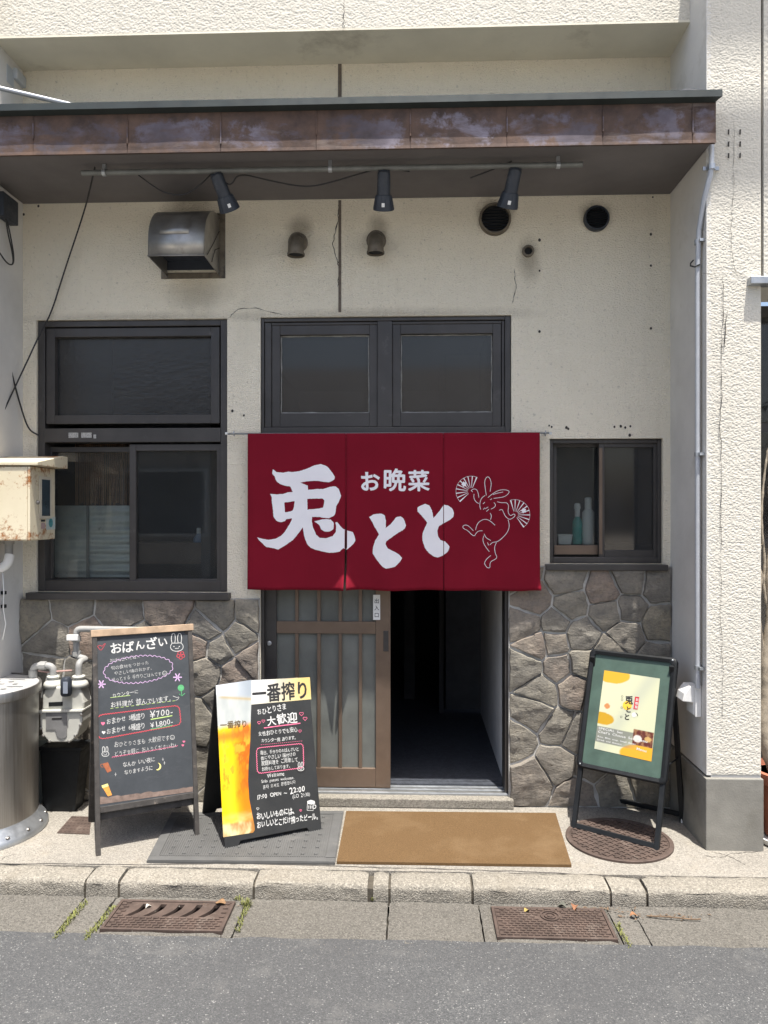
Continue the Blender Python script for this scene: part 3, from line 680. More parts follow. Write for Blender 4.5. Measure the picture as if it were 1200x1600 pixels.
def cladding(x0, x1, z0, z1, seeds, sd):
    rr = random.Random(sd)
    mb = MB(); mb.box(x0, x1, -.016, -.001, z0, z1); cl = mb.build('stone_cladding', MAT['mortar'], bld)
    for i, s in enumerate(seeds):
        poly = [(x0, z0), (x1, z0), (x1, z1), (x0, z1)]
        for j, q in enumerate(seeds):
            if j != i: poly = clip(poly, s, q)
            if len(poly) < 3: break
        if len(poly) < 3: continue
        poly = inset_poly(poly, rr.uniform(.0030, .0065))
        if len(poly) < 3: continue
        # ragged outline
        out = []; n = len(poly)
        for k in range(n):
            a, b = Vector(poly[k]), Vector(poly[(k+1) % n]); L = (b-a).length
            m = max(1, int(L/.022))
            nn = Vector((-(b-a).y, (b-a).x)).normalized() if L > 1e-6 else Vector((0,0))
            bow = rr.uniform(-.006, .006)*min(1, L/.1)
            for q in range(m):
                t_ = q/m; p = a.lerp(b, t_) + nn*(bow*math.sin(math.pi*t_) + (rr.uniform(-.0028, .0028) if q else 0)); out.append(p)
        n = len(out); c = sum(out, Vector((0,0)))/n; d = rr.uniform(.012, .028); tx, tz = rr.uniform(-.09, .09), rr.uniform(-.09, .09)
        rad = max((p-c).length for p in out)
        planes = [(rr.uniform(-.10, .10), rr.uniform(-.09, .12), rr.uniform(0, .005)) for _ in range(4)]
        def yy(p, base): 
            f_ = min(o_ + a_*(p.x-c.x) + b_*(p.y-c.y) for a_, b_, o_ in planes)
            return -.014 - max(.005, base + f_ + tx*(p.x-c.x)*.5 + tz*(p.y-c.y)*.5 + .013*(float(fbm(p.x*24+i*7, p.y*34, 4, sd))-.5))
        rings = [(1, -.012), (.992, None), (.95, 0), (.80, .001), (.62, .001), (.44, .001), (.26, .001), (.10, .001)]
        mb = MB()
        for fct, add in rings:
            for p in out:
                q = c + (p-c)*fct
                y = -.012 if add == -.012 else (yy(q, d*.78) if add is None else yy(q, d+add))
                mb.v.append((q.x, y, q.y))
        for r_ in range(len(rings)-1):
            for k in range(n): mb.f.append((r_*n+k, r_*n+(k+1) % n, (r_+1)*n+(k+1) % n, (r_+1)*n+k))
        mb.f.append(tuple((len(rings)-1)*n+k for k in range(n)))
        o = mb.build('stone', MAT['stone'], cl); auto_smooth(o, 16)
    return cl
def seedsR(z): return [((lambda p: (p.x, p.z))(P(785+a/4, 870+b/4, -.02))) for a, b in z]
right_seeds = seedsR([(120,100),(390,150),(640,225),(800,150),(960,170),(200,270),(420,300),(660,340),(790,320),(980,420),(150,425),(330,415),(490,490),(670,600),(770,490),(205,550),(325,530),(145,690),(350,690),(495,668),(440,810),(235,832),(190,970),(360,1080),(440,1115),(180,1380),(340,1280),(470,1500),(700,1450),(560,1300),(900,1400),(640,1050),(850,1200),(600,850),(880,900),(960,640),(80,1150)])
def seedsL(z): return [((lambda p: (p.x, p.z))(P(30+a/3.077, 920+b/3.077, -.02))) for a, b in z]
left_seeds = seedsL([(60,120),(240,90),(480,110),(720,90),(960,130),(1120,130),(170,250),(310,240),(150,400),(270,420),(560,270),(900,200),(1060,230),(1130,340),(862,275),(950,290),(890,390),(1040,420),(1000,560),(870,650),(60,560),(500,430),(720,480),(190,640),(390,640),(600,700),(1020,730),(850,860),(120,850),(330,860),(560,930),(1100,920),(980,980),(230,1020),(730,1000),(1120,600)])
cladding(X_(795, -.02), XR-.003, .002, Z_(920, 884, 0), right_seeds, 5)
mb = MB(); mb.box(X_(795,-.02)+.002, XR-.004, -.05, -.002, Z_(920, 884, 0), Z_(920, 880, 0)+.006)
cladding(XL+.002, X_(405, -.02), .002, Z_(200, 934, 0), left_seeds, 9)
# ------------------------------------------------------------------ flat print: lettering and line drawings on a plane
_fc = bpy.data.curves.new('glyphs', 'FONT'); _fo = bpy.data.objects.new('glyphs', _fc); COL.objects.link(_fo); _fc.resolution_u = 3
_gc = {}
def glyph(ch, off=0.0):
    k = (ch, off)
    if k not in _gc:
        if ch in ' \u3000': _gc[k] = ([], [], .5 if ch == ' ' else 1.0)
        else:
            _fc.offset = off; _fc.body = ch; bpy.context.view_layer.update()
            ob = _fo.evaluated_get(bpy.context.evaluated_depsgraph_get()); me = bpy.data.meshes.new_from_object(ob)
            vs = [(v.co.x, v.co.y) for v in me.vertices]; fs = [tuple(p.vertices) for p in me.polygons]; bpy.data.meshes.remove(me)
            w = 1.0 if ord(ch) > 0x2000 and ord(ch) not in (0x2026,) else max(v[0] for v in vs)+.06
            _gc[k] = (vs, fs, w)
    return _gc[k]
class Frame:
    def __init__(s, O, U, V):
        s.O = Vector(O); s.U = Vector(U).normalized(); s.V = Vector(V).normalized(); s.N = s.U.cross(s.V).normalized()
    def hit(s, px, py):
        d = ray(px, py); t = (s.O-CO).dot(s.N)/d.dot(s.N); q = CO+d*t-s.O; return Vector((q.dot(s.U), q.dot(s.V)))
    def p(s, u, v, o=0.0): return s.O + s.U*u + s.V*v + s.N*o
class Print:
    """flat shapes in a frame's (u, v); one mesh per colour"""
    def __init__(s, fr, off=.0006): s.fr = fr; s.off = off; s.m = {}; s.k = 0
    def _add(s, mat, vs, fs, lift=0):
        m = s.m.setdefault(mat, MB()); m.add([s.fr.p(u, v, s.off+lift) for u, v in vs], fs)
    def poly(s, mat, pts, lift=0):
        t = tessellate_polygon([[Vector((a, b, 0)) for a, b in pts]]); s._add(mat, [tuple(p) for p in pts], [tuple(f) for f in t], lift)
    def stroke(s, mat, pts, w, lift=0, taper=False):
        pts = [Vector(p) for p in pts]; k = len(pts); vs = []
        for i, p in enumerate(pts):
            d = pts[min(i+1, k-1)]-pts[max(i-1, 0)]
            if d.length < 1e-9: d = Vector((1, 0))
            d.normalize(); n = Vector((-d.y, d.x)); ww = w*(.45 if taper and i in (0, k-1) else 1)
            vs += [tuple(p+n*ww/2), tuple(p-n*ww/2)]
        s._add(mat, vs, [(2*i, 2*i+1, 2*i+3, 2*i+2) for i in range(k-1)], lift)
    def ppoly(s, mat, pts, lift=0): s.poly(mat, [s.fr.hit(*p) for p in pts], lift)
    def pstroke(s, mat, pts, w, lift=0, sm=0, taper=False):
        q = [s.fr.hit(*p) for p in pts]
        for _ in range(sm):
            r = [q[0]]
            for a, b in zip(q, q[1:]): r += [a.lerp(b, .25), a.lerp(b, .75)]
            q = r + [q[-1]]
        s.stroke(mat, q, w, lift, taper)
    def text(s, mat, txt, L, Rr, bold=0.0, asp=1.0, jit=0.0, lift=0, seed=None, slant=0.0, px=True):
        a = s.fr.hit(*L) if px else Vector(L); b = s.fr.hit(*Rr) if px else Vector(Rr)
        rr = random.Random(seed if seed is not None else len(txt)*7+int(L[0]))
        gs = [glyph(c, min(bold, 0) if ord(c) > 0x3fff else bold) for c in txt]; tot = sum(g[2] for g in gs); e = (b-a)/tot; sc = e.length; x = 0
        ux = e.normalized(); uy = Vector((-ux.y, ux.x))
        fat = max(0, bold)*.9
        for g, ch in zip(gs, txt):
            if g[0]:
                th = rr.uniform(-1, 1)*jit*.13; k = 1+rr.uniform(-1, 1)*jit*.14; dy = rr.uniform(-1, 1)*jit*.07; ct, st = math.cos(th), math.sin(th); sk = slant+rr.uniform(-1,1)*jit*.08
                sh = [(0, 0, 0)] if ord(ch) < 0x4000 or fat <= 0 else [(fat*math.cos(a), fat*math.sin(a), 4e-5*(q_+1)) for q_, a in enumerate((.4, 2, 3.5, 5.1))]
                for ox_, oy_, lf_ in sh:
                  vs = []
                  for (gx, gy) in g[0]:
                    gx2, gy2 = (gx+ox_-g[2]/2+sk*(gy-.4))*k, (gy+oy_-.38)*k
                    hx, hy = gx2*ct-gy2*st+g[2]/2, gx2*st+gy2*ct+.38+dy
                    q = a + ux*(x+hx)*sc + uy*hy*sc*asp; vs.append((q.x, q.y))
                  s._add(mat, vs, g[1], lift+lf_)
            x += g[2]
    def build(s, parent, name='lettering'):
        return [tag(m.build(name, MAT[k] if isinstance(k, str) else k, parent, recalc=False), kind='stuff') for k, m in s.m.items()]
def circ(cx, cy, r, n=14, a0=0, a1=2*math.pi, ry=None): return [(cx+r*math.cos(a0+(a1-a0)*i/n), cy+(ry or r)*math.sin(a0+(a1-a0)*i/n)) for i in range(n+1)]
def heart(cx, cy, r):
    out = []
    for i in range(19):
        t = 2*math.pi*i/18; out.append((cx+r*.062*16*math.sin(t)**3, cy-r*.062*(13*math.cos(t)-5*math.cos(2*t)-2*math.cos(3*t)-math.cos(4*t))))
    return out
def scallop(pts, amp, per, closed=True):
    out = []; L = 0
    pts = [Vector(p) for p in pts]
    if closed: pts = pts + [pts[0]]
    for a, b in zip(pts, pts[1:]):
        d = b-a; n = Vector((d.y, -d.x)).normalized(); m = max(2, int(d.length/(per/5)))
        for i in range(m):
            q = a.lerp(b, i/m); ph = (L+d.length*i/m)/per*math.pi; out.append(tuple(q + n*amp*abs(math.sin(ph))))
        L += d.length
    if closed: out.append(out[0])
    return out
def rrect(tl, tr, br, bl, f=.16):
    c = [Vector(p) for p in (tl, tr, br, bl)]; out = []
    for i in range(4):
        p, q, r = c[i-1], c[i], c[(i+1) % 4]; k = min((q-p).length, (r-q).length)*f*1.5
        a = q+(p-q).normalized()*k; b = q+(r-q).normalized()*k
        for t in (0, .33, .66, 1): out.append(tuple(a.lerp(q, t).lerp(q.lerp(b, t), t)))
    return out
def printgrid(fr, fn, colf, nu, nv, off):
    mb = MB(); mb.grid(lambda u, v: fr.p(*fn(u, v), off), nu, nv)
    uu, vv = np.meshgrid(np.linspace(0, 1, nu+1), np.linspace(0, 1, nv+1)); c = colf(uu, vv)
    mb.c = np.concatenate([c.reshape(-1, 3), np.ones((c.shape[0]*c.shape[1], 1))], 1); return mb
def lerpc(t, a, b): t = np.asarray(t)[..., None]; return np.array(a)*(1-t)+np.array(b)*t
# door sticker
dfr = Frame((0, DLY-.0017, 0), (1,0,0), (0,0,1)); pr = Print(dfr, .0002)
for ch, y in (('出', 942), ('入', 953), ('口', 964)): pr.text('ink', ch, (584.6, y), (592.6, y), .012)
pr.build(door)

# ------------------------------------------------------------------ noren
NY = -.052
nor = empty('noren_curtain', P(615, 921, NY), 'dark red split curtain with white brush lettering and a dancing rabbit over the doorway', 'noren curtain')
zt, zb = Z_(615, 676.5, NY), Z_(615, 921, NY)
s1, s2 = X_(540.5, NY), X_(693, NY); nx0, nx1 = X_(387, NY), X_(843.5, NY)
def ncloth(x, z):
    t = min(1, max(0, (zt-z)/(zt-zb)))
    y = -.006*t*math.sin(x*9+1)-.0055*t*math.sin(x*21+z*3)-.002*t*math.sin(x*47+1.3)
    for s, a in ((s1, .012), (s2, .006), (nx0, .004), (nx1, .006)):
        y -= a*t*t*t*math.exp(-((x-s)/.055)**2)
    y -= .010*t*t
    y -= .060*sstep(.80, 1.0, t)*math.exp(-((x-s1-.002)/(.016+.030*max(0, t-.8)*5))**2) + .03*sstep(.93, 1.0, t)*math.exp(-((x-nx1)/.02)**2)
    y -= .0016*float(fbm(x*30, z*14, 3, 6)-.5)
    return NY + y
def npan(a, b, ga, gb, pz):
    def f(u, v):
        z = zt+(zb-zt)*v; t = max(0, (z-pz)/(zb-pz)) if z < pz else 0
        xa, xb = a+ga*t, b-gb*t; x = xa+(xb-xa)*u
        return (x, ncloth(x, z), z - (.0045*math.sin(u*math.pi)+.0022*math.sin(u*9+a*7))*v)
    mb = MB(); mb.grid(f, 34, 44); o = mb.build('cloth_panel', MAT['noren'], nor, smooth=True, recalc=False)
    m = o.modifiers.new('thick', 'SOLIDIFY'); m.thickness = .0014; m.offset = 1
pz = Z_(540, 765, NY)
npan(nx0, s1-.0006, 0, .006, pz); npan(s1+.0006, s2-.0005, .006, .001, pz); npan(s2+.0005, nx1, .001, 0, pz)
def on_noren(vs, fs, mat, name, lift=.0012):
    b = bmesh.new(); bv = [b.verts.new((q[0], q[2] if len(q) > 2 else 0, q[1])) for q in vs]
    for f in fs:
        try: b.faces.new([bv[i] for i in f])
        except ValueError: pass
    def cut(co, no, **k): bmesh.ops.bisect_plane(b, geom=b.verts[:]+b.edges[:]+b.faces[:], plane_co=co, plane_no=no, **k)
    xs = [v.co.x for v in b.verts]; zs = [v.co.z for v in b.verts]
    for g, (s, w) in enumerate(((s1, .0062), (s2, .0018))):
        if min(xs) < s < max(xs):
            zc = (min(zs)+max(zs))/2; 
            for q in (-1, 1): cut((s+q*w, 0, 0), (1, 0, 0))
            tt = lambda z: max(0, (z-pz)/(zb-pz)) if z < pz else 0
            dl = [f for f in b.faces if abs(f.calc_center_median().x-s) < (.0016 if g else .0034)]
            bmesh.ops.delete(b, geom=dl, context='FACES')
    if max(xs)-min(xs) > .06:
        for x in np.arange(math.floor(min(xs)/.02)*.02, max(xs), .02): cut((x, 0, 0), (1, 0, 0))
        for z in np.arange(math.floor(min(zs)/.03)*.03, max(zs), .03): cut((0, 0, z), (0, 0, 1))
    for v in b.verts: v.co.y = ncloth(v.co.x, v.co.z)-lift-v.co.y
    b.verts.ensure_lookup_table(); b.faces.ensure_lookup_table()
    b.verts.index_update()
    mb = MB(); mb.v = [tuple(v.co) for v in b.verts]; mb.f = [tuple(v.index for v in f.verts) for f in b.faces]; b.free()
    return mb.build(name, mat, nor, recalc=False)
def fillpoly(loops):
    t = tessellate_polygon([[Vector((a, b, 0)) for a, b in lp] for lp in loops]); flat = [p for lp in loops for p in lp]
    return flat, [tuple(f) for f in t]
def rough_loop(pts, seed):
    """finer outline of a brush stroke with its dry, slightly frayed edge"""
    rr = random.Random(seed); out = []; n = len(pts)
    for i in range(n):
        p0, p1, p2, p3 = (Vector(pts[(i+j-1) % n]) for j in range(4)); m = max(1, int((p2-p1).length/14))
        sharp = (p1-p0).normalized().dot((p2-p1).normalized()) < .2
        for k in range(m):
            t = k/m; q = p1.lerp(p2, t)
            if not sharp: q = q + ((p1-p0).normalized()-(p2-p1).normalized())*(t*(1-t)*.18*(p2-p1).length)
            out.append(tuple(q + Vector((rr.uniform(-1.6, 1.6), rr.uniform(-1.6, 1.6)))))
    return out
USAGI = [(222,128),(262,160),(340,165),(390,155),(430,160),(510,150),(600,120),(680,85),(750,72),(815,95),(860,145),(903,210),(900,240),(840,272),(760,262),(690,256),(600,262),(525,275),(560,290),(605,308),(608,355),(690,348),(780,345),(850,322),(910,317),(945,345),(972,420),(950,480),(920,540),(912,610),(895,640),(840,668),(740,655),(655,655),(650,690),(665,770),(700,850),(740,885),(810,888),(880,865),(915,820),(918,750),(910,715),(930,712),(960,750),(1000,790),(1100,820),(1125,880),(1130,920),(1110,950),(1040,1012),(1000,1000),(960,1035),(850,1048),(770,1035),(690,1015),(640,995),(600,950),(575,890),(560,820),(552,770),(500,840),(440,910),(370,960),(330,985),(285,1012),(240,1000),(150,985),(110,945),(80,920),(50,878),(110,895),(180,905),(250,895),(310,865),(355,820),(390,760),(430,690),(432,670),(370,680),(355,700),(310,712),(260,695),(232,650),(225,580),(212,500),(210,440),(192,400),(270,405),(340,400),(380,385),(440,380),(415,320),(360,312),(300,290),(265,265),(240,205),(215,180)]
UH1 = [(348,495),(400,490),(460,478),(455,540),(440,585),(355,602)]; UH2 = [(602,455),(690,452),(770,452),(788,470),(775,550),(700,565),(640,568),(602,575)]
UDOT = [(680,705),(730,690),(800,677),(860,685),(892,720),(888,790),(850,815),(790,815),(755,790),(735,745)]
TO1 = [(152,620),(200,592),(290,582),(325,605),(338,660),(335,745),(390,700),(450,625),(500,612),(535,640),(560,710),(545,750),(480,790),(400,845),(340,890),(335,920),(360,965),(430,1000),(480,1030),(518,1070),(495,1110),(440,1165),(340,1188),(300,1165),(240,1095),(195,1025),(198,950),(220,880),(262,815),(215,735),(185,670)]
TO2 = [(685,520),(720,495),(770,475),(815,492),(845,545),(862,630),(900,590),(940,540),(975,488),(1020,492),(1065,520),(1088,575),(1080,620),(1030,660),(970,690),(925,720),(905,770),(915,835),(940,870),(990,890),(1020,920),(1040,945),(1020,1000),(960,1045),(905,1065),(850,1045),(810,1015),(770,960),(742,880),(745,800),(780,715),(795,685),(770,650),(720,590),(690,560)]
def nxz(px, py): q = P(px, py, NY-.004); return (q.x, q.z)
def big(loops, ox, oy, sc=7.059): return fillpoly([[nxz(ox+a/sc, oy+b/sc) for a, b in lp] for lp in loops])
on_noren(*big([rough_loop(USAGI, 1), rough_loop(UH1, 2), rough_loop(UH2, 3)], 395, 715), MAT['white_print'], 'lettering')
on_noren(*big([rough_loop(UDOT, 4)], 395, 715), MAT['white_print'], 'lettering')
on_noren(*big([rough_loop(TO1, 5)], 555, 720), MAT['white_print'], 'lettering')
on_noren(*big([rough_loop(TO2, 6)], 555, 720), MAT['white_print'], 'lettering')
nfr = Frame((0, NY-.004, 0), (1,0,0), (0,0,1))
class Flat(Print):
    pass
pr = Flat(nfr, 0)
for ch, a, b, y in (('お', 562, 594, 764), ('晩', 598, 635, 764), ('菜', 637, 672, 764)): 
    pr = Flat(nfr, 0); pr.text('white_print', ch, (a, y), (b, y-.5), .028, 1.0, .25); m = pr.m['white_print']; on_noren([(v[0], v[2], NY-.004-v[1]) for v in m.v], m.f, MAT['white_print'], 'lettering')
pr = Flat(nfr, 0)
def rb(pts, w=.0024): pr.pstroke('white_print', [(700+a/8.571, 725+b/8.571) for a, b in pts], w, 0, 2, True)
for s in ([(515,420),(500,330),(490,240),(505,190),(535,165),(565,195),(582,260),(572,320),(565,370)], [(535,450),(600,395),(680,350),(760,342),(830,362),(800,410),(750,440),(680,452),(610,460)], [(600,410),(660,390),(740,375)],
          [(500,420),(455,450),(432,500),(425,560),(440,610)], [(470,535),(495,510)], [(475,610),(495,585)], [(500,600),(540,575)], [(515,635),(550,605)], [(615,515),(640,545),(625,580),(575,605)], [(565,480),(590,465)],
          [(310,355),(345,330),(385,340),(405,385),(415,450)], [(350,400),(345,450),(370,505),(415,530)], [(310,350),(330,375)], [(660,505),(715,520),(790,515),(815,560),(800,640),(835,700),(880,665),(905,685),(870,725),(820,745),(770,705),(745,650),(725,605),(685,620)],
          [(805,745),(825,830),(800,910),(735,985),(660,1045),(600,1045),(560,1085)], [(565,655),(585,695),(570,745)], [(630,820),(560,755),(490,735),(420,770),(385,820),(370,885)], [(340,895),(290,840),(240,812),(195,830),(205,865),(265,890),(310,940),(355,970),(380,920),(415,895),(465,895)],
          [(485,935),(510,990),(575,1025)], [(480,960),(465,1020),(490,1090),(555,1175)], [(530,1050),(545,1090)], [(650,1050),(622,1110),(630,1190),(660,1250),(630,1280),(580,1300),(560,1340),(565,1390),(530,1395),(495,1350),(490,1320),(520,1270),(575,1225)]): rb(s)
for (cx, cy, a0, a1, fl) in ((310, 365, R(-68), R(-222), (215, 270)), (895, 680, R(-106), R(54), (1015, 625))):
    for i in range(10):
        t = i/9; a = a0+(a1-a0)*t; ca, sa = math.cos(a), math.sin(a); nn = (-sa, ca)
        r0, r1 = 45, 205; w0, w1 = 2.0, 9 if i in (0, 9) else 7
        q = [(cx+ca*r0+nn[0]*w0, cy+sa*r0+nn[1]*w0), (cx+ca*r1+nn[0]*w1, cy+sa*r1+nn[1]*w1), (cx+ca*r1-nn[0]*w1, cy+sa*r1-nn[1]*w1), (cx+ca*r0-nn[0]*w0, cy+sa*r0-nn[1]*w0)]
        pr.ppoly('white_print', [(700+x/8.571, 725+y/8.571) for x, y in q])
    rb([(cx+math.cos(a0+(a1-a0)*i/10)*205, cy+math.sin(a0+(a1-a0)*i/10)*205) for i in range(11)], .0014)
    pr.ppoly('white_print', [(700+x/8.571, 725+y/8.571) for x, y in [(fl[0]+ (38 if k % 2 else 25)*math.cos(k*math.pi/5), fl[1]+(40 if k % 2 else 26)*math.sin(k*math.pi/5)) for k in range(10)]])
m = pr.m['white_print']; on_noren([(v[0], v[2]) for v in m.v], m.f, MAT['white_print'], 'rabbit_drawing')
# rod and its two hooks
ry = NY+.012
rod = empty('curtain_rod', P(615, 678, ry), 'thin steel rod on two screw hooks carrying the dark red curtain', 'curtain rod')
MB().tube([P(352, 678, ry), P(862, 676.5, ry)], .0045, 8).build('bar', MAT['galv'], rod, smooth=True)
for px in (366, 852):
    c = P(px, 677, ry); pts = [Vector((c.x, -.001, c.z)), Vector((c.x, ry+.012, c.z))] + [Vector((c.x, ry+.012*math.cos(a), c.z-.012*math.sin(a))) for a in np.linspace(.3, 4.2, 8)]
    MB().tube(pts, .003, 6).build('hook', MAT['galv'], rod, smooth=True)
for px in (354, 860):
    c = P(px, 677.5, ry); MB().tube([c+Vector((-.006,0,0)), c+Vector((.006,0,0))], .007, 8).build('end_cap', MAT['white'], rod)

# ------------------------------------------------------------------ sandwich boards
def board_axes(fl, fr_, a, h):
    A, B = PZ(*fl), PZ(*fr_); U = (B-A); w = U.length; U.normalize(); back = Vector((-U.y, U.x, 0)); V = (back*a + CU*h); L = V.length
    return Frame(A, U, V), w, L, back
def slab_on(mb, fr, u0, u1, v0, v1, o0, o1): return mb.obox(fr.p(u0, v0, o0), fr.U*(u1-u0), fr.V*(v1-v0), fr.N*(o1-o0))
# chalkboard
fr, w, L, back = board_axes((150, 1338), (312, 1308), .165, .942)
cb = empty('chalkboard_sign', fr.O+fr.U*w/2+back*.2, 'tall wooden framed chalkboard with a hand drawn menu standing beside the gas meter', 'chalkboard')
v0 = L*.205
mb = MB(); slab_on(mb, fr, .019, w-.019, v0, L-.028, -.014, -.004); panel = mb.build('writing_panel', MAT['board'], cb)
for u in (0, w-.020):
    mb = MB(); slab_on(mb, fr, u, u+.020, 0, L, -.024, .003); mb.build('leg', MAT['wood_dark'], cb, bevel=.002)
mb = MB(); slab_on(mb, fr, -.006, w+.006, L-.030, L+.001, -.026, .006); mb.build('top_rail', MAT['wood'], cb, bevel=.002)
mb = MB(); slab_on(mb, fr, .0202, w-.0202, v0-.024, v0+.002, -.022, .001); slab_on(mb, fr, .0202, w-.0202, v0-.056, v0-.025, -.034, -.018); mb.build('bottom_rail', MAT['wood_dark'], cb, bevel=.002)
fr2 = Frame(fr.O+back*.40, fr.U, (back*(.165-.40)+CU*.93))
for u in (.004, w-.034):
    mb = MB(); slab_on(mb, fr2, u, u+.028, 0, .945, -.012, .012); mb.build('leg', MAT['wood_dark'], cb, bevel=.002)
mb = MB(); slab_on(mb, fr2, .033, w-.035, .03, .90, -.005, .004); mb.build('back_panel', MAT['board_black'], cb)
mb = MB(); slab_on(mb, fr2, .0322, w-.0342, .17, .20, -.012, -.0055); mb.build('cross_rail', MAT['wood_dark'], cb, bevel=.002)
fr = Frame(fr.p(0, 0, -.004), fr.U, fr.V); pr = Print(fr)
def z2(a, b): return (130+a/4.705, 960+b/4.705)
def T(mat, s, a, b, asp=1.0, bold=-.004, jit=1.0): pr.text(mat, s, z2(*a), z2(*b), bold, asp, jit)
def SK(mat, pts, w=.0022, sm=1, lift=0): pr.pstroke(mat, [z2(*p) for p in pts], w, lift, sm)
T('chalk_white', 'おばんざい', (200,290), (628,222), 1.0, .018)
T('chalk_white', 'おばんざいとは…', (196,352), (418,318), 1.05, -.01); T('chalk_white', '旬の食材をつかった', (204,408), (484,365), 1.05, -.01)
T('chalk_white', 'やさしい味のおかず。', (228,446), (522,402), 1.05, -.01); T('chalk_white', 'ほっとする 手作りごはんです', (210,494), (576,446), 1.25, -.01)
def smile(cx, cy, r):
    SK('chalk_white', circ(cx, cy, r), .0018, 0); SK('chalk_white', circ(cx, cy, r*.5, 8, .3, 2.8), .0016, 0)
    for dx in (-.35, .35): SK('chalk_white', [(cx+dx*r, cy-r*.3), (cx+dx*r, cy-r*.05)], .0018, 0)
smile(599, 432, 16); smile(655, 904, 16)
el = [(405+248*math.cos(a)+ 0, 404+92*math.sin(a)-34*math.cos(a)*.62) for a in np.linspace(0, 2*math.pi, 26)[:-1]]
SK('chalk_lilac', scallop(el, 12, 34), .0026, 0)
T('chalk_white', 'カウンターに', (212,610), (408,580), 1.1, -.002); SK('chalk_lime', [(200,612), (300,600), (345,596)], .002)
T('chalk_white', 'お料理が 並んでいます。', (200,682), (668,632), 1.15, 0)
for i in range(13): SK('chalk_lime', [(200+i*38, 692-i*4.6), (222+i*38, 689-i*4.6)], .0018, 0)
SK('chalk_white', [(660,600),(690,612),(705,605),(700,622),(680,632)], .002)
SK('chalk_red', scallop(rrect((104,745), (702,672), (716,806), (114,916)), 6, 19), .0034, 0)
for (y, s, pr_, col) in ((800, 'おまかせ 3種盛り', '¥700-', 'chalk_lime'), (872, 'おまかせ 6種盛り', '¥1,800-', 'chalk_green')):
    T('chalk_white', s, (170, y+8), (458, y-40), 1.35, 0); T('chalk_white', pr_, (494, y-36), (662, y-66), 1.05, .0, .8)
    SK(col, [(496, y-28), (580, y-42), (655, y-56)], .0042)
pr.ppoly('chalk_pink', [z2(*p) for p in heart(145, 802, 15)]); pr.ppoly('chalk_white', [z2(*p) for p in heart(150, 868, 14)])
T('chalk_white', 'おひとりさまも 大歓迎です', (228,976), (636,922), 1.35, -.008); T('chalk_white', 'どうぞ気軽に お入りくださいね♪', (228,1042), (700,972), 1.35, -.008)
SK('chalk_pink', scallop([(212,1054), (450,1016), (700,970)], 8, 16, False), .002, 0)
T('chalk_white', 'なんか いい夜に', (292,1122), (530,1078), 1.25, 0); T('chalk_white', 'なりますように', (302,1176), (512,1138), 1.25, 0)
pr.ppoly('chalk_yellow', [z2(*p) for p in circ(545, 1118, 28, 12, -1.3, 1.75)+circ(536, 1114, 26, 12, 1.5, -1.05)])
for cx, cy in ((586, 1066), (597, 1092), (238, 1176)): SK('chalk_white', [(cx, cy-12), (cx, cy+12)], .0016, 0); SK('chalk_white', [(cx-7, cy), (cx+7, cy)], .0014, 0)
def bunny(cx, cy, s, lw, mat='chalk_white', S_=None, dots=True):
    S_ = S_ or SK
    S_(mat, [(cx+s*a, cy+s*b) for a, b in ((-.55,.1),(-.8,.5),(-.6,.95),(0,1.1),(.65,.9),(.8,.45),(.5,.05),(.05,.1),(-.15,.1),(-.55,.1))], lw)
    for sx in (-.38, .36): S_(mat, [(cx+s*(sx+a), cy+s*b) for a, b in ((-.2,.08),(-.3,-.5),(-.15,-1.05),(.12,-1.05),(.22,-.5),(.14,.1))], lw)
    for sx in (-.34, .30): S_(mat, [(cx+s*(sx-.07), cy+s*.5), (cx+s*(sx+.07), cy+s*.5)], lw*1.5, 0)
    S_(mat, [(cx+s*a, cy+s*b) for a, b in ((-.22,.68),(-.1,.8),(0,.66),(.1,.8),(.24,.64))], lw*.8)
bunny(688, 205, 62, .0028); bunny(163, 1008, 34, .0022)
def flower(mat, cx, cy, r, n=5, lw=.003):
    for i in range(n): a = 2*math.pi*i/n+.3; SK(mat, circ(cx+r*.58*math.cos(a), cy+r*.58*math.sin(a), r*.42, 8), lw, 0)
flower('chalk_red', 717, 300, 30, 5); 
for cx, cy in ((133, 513), (693, 462)):
    for i in range(6): a = math.pi*i/3; SK('chalk_lilac', [(cx, cy), (cx+32*math.cos(a), cy+32*math.sin(a))], .0052, 0)
pr.ppoly('chalk_green', [z2(*p) for p in circ(718, 540, 24, 10)]); SK('chalk_green', [(722,560),(724,600),(705,585)], .003, 0); SK('chalk_green', [(724,600),(748,580)], .003, 0)
SK('chalk_red', [(105,235),(125,262),(135,262),(165,215),(158,212),(138,238),(125,225),(105,235)], .002)
for p in ((740, 935), (732, 962)): pr.ppoly('chalk_pink', [z2(*q) for q in heart(p[0], p[1], 10)])
pr.ppoly('chalk_brown', [z2(*p) for p in ((140,1098),(182,1086),(208,1150),(178,1164))]); SK('chalk_brown', [(140,1100),(125,1105),(135,1125),(150,1120)], .0026)
pr.ppoly('chalk_orange', [z2(*p) for p in ((136,1262),(182,1248),(212,1328),(182,1338))]); pr.ppoly('chalk_yellow', [z2(*p) for p in ((134,1258),(180,1243),(187,1262),(142,1277))], .0004)
rr = random.Random(3)
for i in range(60):
    a, b = rr.uniform(230, 760), rr.uniform(1160, 1270)+0; SK('smudge', [(a, b-(a-400)*.12), (a+rr.uniform(-12, 12), b-(a-400)*.12+rr.uniform(-10, 10))], rr.uniform(.0008, .0022), 0) if 'smudge' in MAT else None
MAT['scum'] = simple('brown_dried_scum', (.20, .145, .12), .9, 0, .4, 40)
top = [(110+i*24, 1378-i*24*.122 - 14 - 26*float(fbm(i*.7, 2, 3, 9)) - 10*math.exp(-i*.5)) for i in range(30)]
